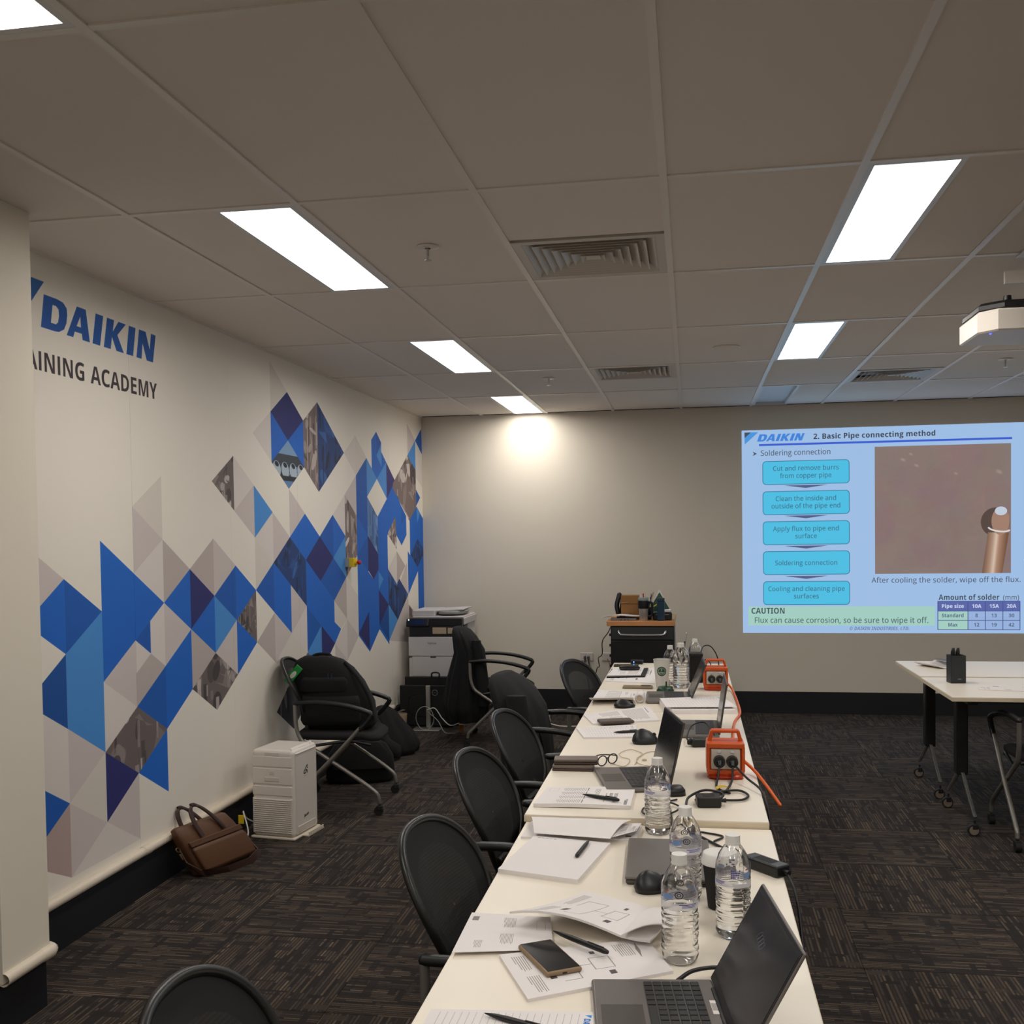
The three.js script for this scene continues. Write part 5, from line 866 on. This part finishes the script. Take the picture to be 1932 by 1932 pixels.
sheet('turned_page', 'thin turned-back page above the blank notebook page', 'paper', [[1.999, 6.405], [1.965, 6.235], [2.27, 6.25], [2.222, 6.447]], YN + 0.0125, 0.0012, MAT.paper, (u, v) => 0.006 + 0.012 * Math.sin(u * Math.PI) + 0.004 * v, up);
sheet('tucked_manual', 'printed manual poking out from under the turned notebook page', 'booklet', [[1.96, 6.4], [1.965, 6.235], [2.3, 6.24], [2.29, 6.385]], YN, 0.006, DOC.back, null, up);
sheet('folded_corner', 'curled page corner with a small printed mark beside the closed laptop', 'paper', [[2.226, 6.43], [2.232, 6.26], [2.3, 6.25], [2.29, 6.36]], YN + 0.014, 0.001, DOC.cover, (u, v) => 0.008 * (1 - u), up);
pen('black pen lying on the blank notebook page', [2.163, 6.45], [2.143, 6.6], YN + 0.012, 0.006);
// middle table
sheet('stapled_manual', 'stapled manual with bold printed title under a pen on the middle table', 'booklet', [[2.262, 5.885], [2.26, 6.12], [1.955, 6.128], [1.97, 5.911]], YF, 0.012, DOC.cover, (u, v) => 0.003 * Math.sin(3 * v) ** 2, up);
pen('black pen lying on the bold titled manual', [2.1, 6.03], [2.224, 6.09], YF + 0.015, 0.006);
laptop('open laptop with plain black screen in the middle of the table', 2.238, 5.75, YF, { w: 0.325, d: 0.215, h: 0.22, open: 1.8, turn: 0.22 });
{ const t = thing('black_dock', 'small black dock behind the middle laptop screen', 'dock', [2.39, YF, 5.92], 0.3); mesh('body', loft([ring(0, 0, 0, 0.038, 0.03, 24, 3), ring(0, 0.018, 0, 0.036, 0.028, 24, 3), ring(0.005, 0.03, 0, 0.022, 0.016, 24, 3)]), MAT.black_plastic, t); mesh('rim', rb(0.05, 0.003, 0.04, 0.001, 0, 0.003, 0), MAT.rubber, t); }
{ const mk = (n, l, x, z, y, w, turn) => { const t = thing(n, l, 'case', [x, y, z], turn); mesh('lower_shell', rb(w, 0.01, 0.07, 0.004, 0, 0.005, 0), mat('case_brown', 0x4a3a31, 0.5), t); mesh('upper_shell', rb(w, 0.01, 0.07, 0.004, 0, 0.0152, 0), mat('case_taupe', 0x6d6059, 0.5), t); };
  mk('flat_case', 'flat brown case at the table edge, the lower of two stacked', 2.022, 5.59, YF, 0.15, 0.02); mk('flat_case', 'flat taupe case stacked on top of the lower brown one', 2.03, 5.575, YF + 0.0203, 0.16, 0.08); }
{ const t = thing('eyeglasses', 'folded black eyeglasses beside the flat cases', 'eyeglasses', [2.14, YF, 5.51], 0.9);
  for (const s of [-1, 1]) mesh('lens_rim', new THREE.TorusGeometry(0.021, 0.0024, 8, 28).scale(1.15, 0.85, 1).translate(s * 0.028, 0.021, 0), MAT.black_plastic, t);
  for (const s of [-1, 1]) mesh('temple', capTube([[s * 0.052, 0.028, 0.0], [s * 0.05, 0.027, -0.03], [s * 0.03, 0.022, -0.075], [s * 0.022, 0.006, -0.1]], 0.0022, 20, 6), MAT.black_plastic, t);
  mesh('bridge', capTube([[-0.006, 0.026, 0.001], [0, 0.029, 0.002], [0.006, 0.026, 0.001]], 0.002, 10, 6), MAT.black_plastic, t); }
{ const c = (x, z, r, n, ph) => Array.from({ length: n }, (_, i) => { const a = ph + i / n * 6.2; return [x + r * Math.cos(a), YF + 0.003 + (i % 3) * 0.002, z + 1.7 * r * Math.sin(a)]; });
  tag(mesh('earphone_cable', merge([tube([[2.16, YF + 0.003, 5.5], [2.2, YF + 0.004, 5.54], ...c(2.215, 5.33, 0.045, 10, 1.6), [2.26, YF + 0.005, 5.5], [2.31, YF + 0.003, 5.53]], 0.0016, 90, 5), tube([[2.24, YF + 0.003, 5.5], [2.26, YF + 0.003, 5.32], [2.3, YF + 0.003, 5.26], [2.34, YF + 0.003, 5.3]], 0.0016, 30, 5), cyl(0.008, 0.009, 0.006, 2.272, YF + 0.0035, 5.42, 14)]), mat('earphone_white', 0xbfae93, 0.5)), 'looped pale earphone cable beside the eyeglasses', 'cable'); }
mouse('black mouse beside the pen and white papers, left of the middle laptop', 2.262, 5.09, 0.25, YF, 0.058, 1);
// orange power boxes
function powerBox(label, x, z, y, turn) {
  const t = thing('power_box', label, 'power box', [x, y, z], turn, 'orange portable power boxes');
  mesh('shell', merge([rb(0.128, 0.02, 0.1, 0.005, 0, 0.022, 0), rb(0.012, 0.09, 0.1, 0.004, -0.06, 0.068, 0), rb(0.012, 0.09, 0.1, 0.004, 0.06, 0.068, 0), rb(0.13, 0.02, 0.104, 0.006, 0, 0.116, 0), rb(0.108, 0.09, 0.085, 0.004, 0, 0.068, -0.004)]), MAT.orange, t);
  mesh('base_skid', loft([ring(0, 0, 0, 0.062, 0.062, 24, 6), ring(0, 0.016, 0.004, 0.06, 0.058, 24, 6)]), mat('orange_clear', 0xc23c12, 0.25), t);
  mesh('handle', merge([rb(0.096, 0.012, 0.03, 0.005, 0, 0.16, 0), rb(0.013, 0.045, 0.03, 0.005).rotateZ(-0.28).translate(-0.05, 0.14, 0), rb(0.013, 0.045, 0.03, 0.005).rotateZ(0.28).translate(0.05, 0.14, 0)]), MAT.orange, t);
  const f = mesh('socket_plate', rb(0.1, 0.072, 0.006, 0.003, 0, 0.068, 0.041), MAT.white_plastic, t);
  for (const s of [-1, 1]) { mesh('rocker_switch', rb(0.014, 0.01, 0.005, 0.003, s * 0.022, 0.094, 0.0455), MAT.bottle_cap, f); mesh('plug', merge([cyl(0.0195, 0.0205, 0.026, 0, 0, 0, 24).rotateX(Math.PI / 2).translate(s * 0.022, 0.062, 0.057), cyl(0.006, 0.011, 0.02, 0, 0, 0, 14).rotateX(Math.PI / 2 + 0.5).translate(s * 0.022, 0.056, 0.076)]), MAT.black_plastic, t); }
  return t;
}
powerBox('orange power box with two black plugs at the right table edge, the nearer one', 2.564, 5.63, YF, 0.02);
powerBox('orange power box at the far right corner of the table row', 2.578, 3.57, YF, 0.02);
const lead = (label, pts, r = 0.004, m = MAT.cord) => tag(mesh('power_lead', capTube(pts, r, pts.length * 9, 7), m), label, 'cable');
lead('black plug lead running down from the left socket of the nearer orange box', [[2.542, YF + 0.05, 5.71], [2.536, YF + 0.02, 5.75], [2.53, YF + 0.006, 5.8], [2.545, YF + 0.006, 5.87], [2.57, YF + 0.006, 5.9]]);
lead('black lead curling from the right socket of the nearer orange box to the plug adapter', [[2.588, YF + 0.05, 5.71], [2.58, YF + 0.02, 5.8], [2.55, YF + 0.006, 5.9], [2.5, YF + 0.006, 5.98], [2.6, YF + 0.007, 5.99], [2.628, YF + 0.007, 5.93], [2.6, YF + 0.008, 5.87], [2.52, YF + 0.012, 5.93], [2.46, YF + 0.006, 6.0]]);
lead('black lead crossing the right table edge beside the nearer orange box', [[2.6, YF + 0.05, 5.715], [2.63, YF + 0.03, 5.78], [2.675, YF + 0.01, 5.9], [2.69, YF - 0.05, 5.98], [2.7, 0.4, 6.1], [2.72, 0.02, 6.2]]);
{ const t = thing('cable_tag', 'yellow paper tag tied on the lead below the nearer orange box', 'tag', [2.548, YF + 0.0095, 5.85], 0.3); mesh('tag_sheet', sheetGeo([[-0.022, -0.012], [0.022, -0.012], [0.022, 0.012], [-0.022, 0.012]], 0, 0.001, (u, v) => 0.006 * Math.sin(u * 3)), MAT.yellow, t); }
brick('chunky black plug adapter with its lead wound round it, by the table joint', 2.499, 6.045, YF, 0.12, [0.075, 0.034, 0.06]);
lead('black lead wound over the chunky plug adapter and on to the nearest table', [[2.53, YF + 0.02, 6.06], [2.545, YF + 0.03, 6.01], [2.49, YF + 0.038, 6.0], [2.44, YF + 0.02, 6.02], [2.43, YF + 0.006, 6.12], [2.425, YF + 0.006, 6.2], [2.43, YN + 0.01, 6.27], [2.48, YN + 0.006, 6.35], [2.54, YN + 0.006, 6.45], [2.585, YN + 0.012, 6.54]]);
lead('tangled thin black lead looping behind the half full bottle at the table joint', [[2.4, YF + 0.005, 6.0], [2.35, YF + 0.005, 6.05], [2.3, YF + 0.005, 6.12], [2.31, YF + 0.006, 6.19], [2.38, YF + 0.008, 6.18], [2.41, YF + 0.008, 6.1], [2.38, YF + 0.01, 6.06], [2.385, YF + 0.005, 6.16], [2.388, YF + 0.004, 6.21], [2.395, YN + 0.008, 6.26], [2.48, YN + 0.004, 6.285], [2.535, YN + 0.004, 6.32], [2.51, YN + 0.004, 6.37]], 0.003);
sheet('ruled_sheets', 'ruled white sheets under the black pen beside the mouse', 'paper', [[2.205, 4.71], [2.23, 4.985], [2.003, 5.03], [1.948, 4.82]], YF, 0.008, DOC.form, null, up);
pen('black pen on the ruled sheets beside the mouse', [2.12, 4.94], [2.225, 4.9], YF + 0.008, 0.006);
sheet('letter_pages', 'printed letter pages lying under the brown phone', 'paper', [[2.235, 4.2], [2.304, 4.585], [2.01, 4.705], [1.945, 4.48]], YF, 0.007, DOC.text, null, up);
{ const t = thing('smartphone', 'brown cased phone lying on the printed letter pages', 'phone', [2.11, YF + 0.0072, 4.672], 0.33); mesh('case', rb(0.155, 0.013, 0.078, 0.005, 0, 0.0065, 0, 3), mat('phone_brown', 0x4d423a, 0.5), t); mesh('glass', rb(0.145, 0.0012, 0.069, 0.0005, 0, 0.0132, 0), mat('phone_back', 0x5a4e45, 0.4), t); }
laptop('open laptop behind the nearer orange box, its bright-keyed side towards the camera', 2.478, 4.79, YF, { w: 0.36, d: 0.17, h: 0.215, open: 1.72, turn: 0, screen: MAT.screen_smudged });
lead('black lead looping over the keyboard of the laptop behind the orange box', [[2.46, YF + 0.02, 5.04], [2.43, YF + 0.02, 5.1], [2.45, YF + 0.06, 5.0], [2.5, YF + 0.065, 4.95], [2.54, YF + 0.03, 5.05]], 0.003);
{ const t = thing('charger_plug', 'small black charger between the laptop and the nearer orange box', 'charger', [2.475, YF, 5.13], 0.2); mesh('body', rb(0.06, 0.035, 0.05, 0.008, 0, 0.0175, 0), MAT.black_plastic, t); mesh('prong_cover', rb(0.02, 0.02, 0.02, 0.004, -0.035, 0.018, 0), MAT.black_matte, t); }
lead('orange extension cord running from the nearer orange box over the right table edge', [[2.61, YF + 0.06, 5.58], [2.65, YF + 0.03, 5.6], [2.69, YF + 0.0, 5.7], [2.74, YF - 0.06, 5.78]], 0.006, MAT.orange_cord);
lead('orange extension cord running along the right table edge between the orange boxes', [[2.6, YF + 0.03, 5.56], [2.61, YF + 0.007, 5.3], [2.62, YF + 0.007, 4.9], [2.64, YF + 0.007, 4.6], [2.671, YF + 0.008, 4.4], [2.674, YF + 0.009, 4.0], [2.67, YF + 0.009, 3.8], [2.66, YF + 0.02, 3.65], [2.62, YF + 0.05, 3.55]], 0.006, MAT.orange_cord);
// far table
sheet('thick_document', 'thick pile of printed documents on the right of the far table', 'documents', [[2.36, 4.39], [2.29, 4.12], [2.57, 3.98], [2.655, 4.36]], YF, 0.02, DOC.text, (u, v) => 0.004 * Math.sin(u * 4) ** 2, up);
sheet('top_document', 'loose printed page on the thick pile, overhanging to the left', 'paper', [[2.33, 4.37], [2.29, 4.1], [2.6, 4.0], [2.662, 4.33]], YF + 0.0285, 0.001, DOC.form, null, up);
laptop('open laptop beside the tumbler, screen edge towards the camera', 2.328, 3.93, YF, { w: 0.33, d: 0.22, h: 0.2, open: 1.98, turn: 0.04 });
sheet('wide_form', 'printed form lying at the left edge of the far table', 'paper', [[2.21, 3.72], [2.212, 3.93], [1.94, 3.94], [1.945, 3.67]], YF, 0.003, DOC.cover, null, up);
sheet('lifted_form', 'ruled page with its near edge raised, left on the far table', 'paper', [[2.15, 3.96], [2.16, 4.13], [1.942, 4.17], [1.945, 3.97]], YF + 0.001, 0.002, DOC.form, (u, v) => 0.035 * u * u, up);
mouse('low dark mouse in front of the raised ruled page', 2.122, 4.22, 0.1, YF, 0.04, 0.95);
{ const t = thing('tape_roll', 'white paper roll lying beside the raised ruled page', 'paper roll', [2.19, YF, 4.03], 0.0); mesh('roll', lathe([[0.012, -0.06], [0.024, -0.06], [0.024, 0.06], [0.012, 0.06], [0.012, -0.06]], 24).rotateX(Math.PI / 2).translate(0, 0.0245, 0), MAT.paper, t); mesh('core', cyl(0.012, 0.012, 0.118, 0, 0, 0, 16).rotateX(Math.PI / 2).translate(0, 0.0245, 0), MAT.beige, t); }
{ const t = thing('tumbler', 'white tumbler with a round green badge standing on the far table', 'tumbler', [2.287, YF, 3.56]);
  mesh('cup', lathe([[0, 0.002], [0.03, 0.002], [0.032, 0.006], [0.046, 0.16], [0.0445, 0.16], [0.031, 0.01], [0, 0.01]], 36), mat('tumbler_white', 0xd9d5cf, 0.35), t); mesh('lip', new THREE.TorusGeometry(0.0455, 0.0018, 8, 40).rotateX(Math.PI / 2).translate(0, 0.16, 0), MAT.steel, t);
  const badge = canvasTex(256, 256, (g, w, h) => { g.fillStyle = '#d9d5cf'; g.fillRect(0, 0, w, h); g.fillStyle = '#1d4a36'; g.beginPath(); g.arc(128, 128, 120, 0, 7); g.fill(); g.strokeStyle = '#cfd6cc'; g.lineWidth = 8; g.beginPath(); g.arc(128, 128, 84, 0, 7); g.stroke(); g.fillStyle = '#cfd6cc'; for (let k = 0; k < 5; k++) { g.fillRect(62 + k * 28, 130 + Math.abs(k - 2) * 8, 12, 52 - Math.abs(k - 2) * 10); } g.beginPath(); g.moveTo(128, 64); g.lineTo(150, 100); g.lineTo(106, 100); g.fill(); });
  const arc = new THREE.CylinderGeometry(0.0434, 0.0384, 0.056, 20, 1, true, -0.7, 1.4).translate(0, 0.098, 0); mesh('round_badge', arc, mat('badge_green', 0xffffff, 0.4, { map: badge }), t); }
{ const t = thing('drink_cover', 'dark green tumbler lid with a straw grip lying beside the tumbler', 'lid', [2.308, YF, 3.665]); mesh('disc', lathe([[0, 0], [0.046, 0], [0.048, 0.006], [0.042, 0.012], [0.04, 0.024], [0, 0.026]], 32), MAT.green_plastic, t); mesh('straw_grip', rb(0.008, 0.03, 0.012, 0.003, 0.005, 0.038, 0), MAT.green_plastic, t); mesh('straw', cyl(0.003, 0.003, 0.04, 0.022, 0.044, 0, 10), MAT.grey_plastic, t); }
bottle('large clear water bottle to the right of the tumbler on the far table', 2.392, 3.52, YF, 0.75, 1, false, 1.12);
bottle('clear water bottle half hidden behind the large one on the far table', 2.33, 3.4, YF, 0.7, 2, false, 1.0);
bottle('small clear bottle farthest along the table beside the black box', 2.47, 3.02, YF, 0.4, 3, false);
{ const t = thing('black_box', 'black upright box at the right of the far bottles', 'box', [2.474, YF, 3.3], 0.05); mesh('body', rb(0.075, 0.15, 0.09, 0.006, 0, 0.075, 0), MAT.black_matte, t); mesh('lid', rb(0.078, 0.02, 0.093, 0.005, 0, 0.16, 0), MAT.black_plastic, t); }
{ const t = thing('desk_microphone', 'slim steel stylus standing up behind the far bottles', 'stylus', [2.4, YF, 2.98]); mesh('stem', capTube([[0, 0.004, 0], [0.004, 0.14, 0], [0.012, 0.21, 0]], 0.005, 12), MAT.black_plastic, t); mesh('tip', capTube([[0.012, 0.205, 0], [0.02, 0.25, 0]], 0.006, 8), MAT.steel, t); mesh('foot', cyl(0.018, 0.02, 0.006, 0, 0.003, 0, 20), MAT.black_plastic, t); }
lead('black lead arching above the far orange box', [[2.5, YF + 0.15, 3.2], [2.52, YF + 0.19, 3.15], [2.56, YF + 0.185, 3.1], [2.6, YF + 0.12, 3.05], [2.615, YF + 0.03, 3.05], [2.62, YF + 0.006, 3.1]], 0.0035);
{ const t = thing('wall_charger', 'black charger with its lead standing behind the far orange box', 'charger', [2.56, YF, 3.3]); mesh('body', rb(0.03, 0.07, 0.03, 0.006, 0, 0.035, 0), MAT.black_plastic, t); mesh('lead', capTube([[0, 0.068, 0], [-0.005, 0.11, 0], [-0.03, 0.13, 0], [-0.045, 0.1, 0]], 0.003, 20, 6), MAT.cord, t); }
{ const t = thing('smartphone', 'tan phone lying on the far table left of the tumbler', 'phone', [2.153, YF, 3.56], 0.0); mesh('case', rb(0.165, 0.01, 0.085, 0.004, 0, 0.005, 0), mat('phone_tan', 0x85745c, 0.45), t); mesh('camera_bar', rb(0.055, 0.002, 0.03, 0.001, 0.045, 0.011, -0.02), MAT.black_plastic, t); }
sheet('spread_papers', 'spread white papers under the black folder on the far table', 'paper', [[2.23, 2.7], [2.24, 3.4], [1.95, 3.32], [1.96, 2.95]], YF, 0.004, DOC.diagram, null, up);
sheet('black_folder', 'black folder on the far table under white sheets', 'folder', [[1.952, 3.21], [2.175, 3.16], [2.18, 2.78], [1.955, 2.84]], YF + 0.0042, 0.008, MAT.black_matte, null, up);
sheet('folder_sheets', 'white sheets lying on the black folder', 'paper', [[1.955, 3.19], [2.15, 3.15], [2.155, 2.82], [1.965, 2.87]], YF + 0.0125, 0.005, DOC.text, null, up);
{ const t = thing('glasses_case', 'black glasses case lying on the folder sheets', 'case', [2.072, YF + 0.0178, 2.93], 0.05); mesh('lower_shell', loft([ring(0, 0, 0, 0.058, 0.025, 28, 3), ring(0, 0.014, 0, 0.066, 0.03, 28, 3)]), MAT.black_plastic, t); mesh('upper_shell', loft([ring(0, 0.0145, 0, 0.066, 0.03, 28, 3), ring(0, 0.024, 0, 0.055, 0.022, 28, 3)]), MAT.black_plastic, t); }
{ const t = thing('usb_hub', 'small black hub with a blue light at the far end of the table', 'hub', [2.095, YF, 2.5], -0.1); mesh('body', rb(0.08, 0.028, 0.04, 0.006, 0, 0.014, 0), MAT.black_plastic, t); mesh('blue_led', new THREE.SphereGeometry(0.004, 10, 8).translate(-0.018, 0.016, 0.02), mat('led_blue', 0x3060ff, 0.3, { emissive: new THREE.Color(0.15, 0.4, 1), emissiveIntensity: 3 }), t); }
{ const t = thing('tablet', 'thin dark tablet lying at the far end of the table', 'tablet', [2.03, YF, 2.6], 0.05); mesh('body', rb(0.16, 0.008, 0.09, 0.003, 0, 0.004, 0), MAT.black_plastic, t); mesh('glass', rb(0.15, 0.001, 0.08, 0.0004, 0, 0.0084, 0), mat('tablet_glass', 0x4d564c, 0.2), t); }
// right-hand tables
{ const t = thing('pen_holder', 'black square pen holder with two thick black pens on the right table', 'pen holder', [3.91, YF, 3.22], 0.12);
  const w = 0.078, h = 0.155, e = 0.004; mesh('pot', merge([bx(w, e, 0.07, 0, e / 2, 0), bx(w, h, e, 0, h / 2, 0.035), bx(w, h, e, 0, h / 2, -0.035), bx(e, h, 0.07, w / 2, h / 2, 0), bx(e, h, 0.07, -w / 2, h / 2, 0)]), mat('holder_slate', 0x272c30, 0.5), t);
  mesh('thick_pen', loft([ring(-0.018, 0.01, 0, 0.009, 0.012, 16, 4), ring(-0.018, 0.17, 0, 0.01, 0.013, 16, 4), ring(-0.015, 0.195, 0, 0.006, 0.008, 16, 4)]), MAT.black_plastic, t); mesh('thick_pen', loft([ring(0.008, 0.01, 0, 0.009, 0.012, 16, 4), ring(0.008, 0.17, 0, 0.01, 0.013, 16, 4), ring(0.011, 0.195, 0, 0.006, 0.008, 16, 4)]), MAT.black_plastic, t);
  mesh('maker_mark', rb(0.018, 0.0035, 0.001, 0.0004, 0.006, 0.024, 0.0375), MAT.grey_plastic, t); }
sheet('open_magazine', 'open booklet with dark curled page on the rear right table', 'booklet', [[3.83, 2.5], [3.97, 2.42], [4.07, 2.62], [3.93, 2.68]], YF + 0.0045, 0.004, DOC.text, (u, v) => 0.022 * Math.pow(Math.abs(u - 0.5) * 2, 2), up);
sheet('dark_page', 'dark page curling up beside the open booklet on the rear right table', 'paper', [[3.965, 2.45], [4.1, 2.45], [4.1, 2.62], [4.0, 2.62]], YF + 0.029, 0.001, mat('page_dark', 0x4a4756, 0.5), (u, v) => 0.016 * (1 - u), up);
sheet('right_papers', 'white printed papers near the front edge of the right table', 'paper', [[4.04, 3.38], [4.01, 3.52], [4.4, 3.6], [4.42, 3.4]], YF, 0.006, DOC.back, null, up);
sheet('side_papers', 'second sheaf of printed papers beside the pen holder on the right table', 'paper', [[3.975, 3.4], [3.96, 3.5], [4.03, 3.52], [4.05, 3.4]], YF, 0.004, DOC.text, null, up);

renderer.render(scene, camera);
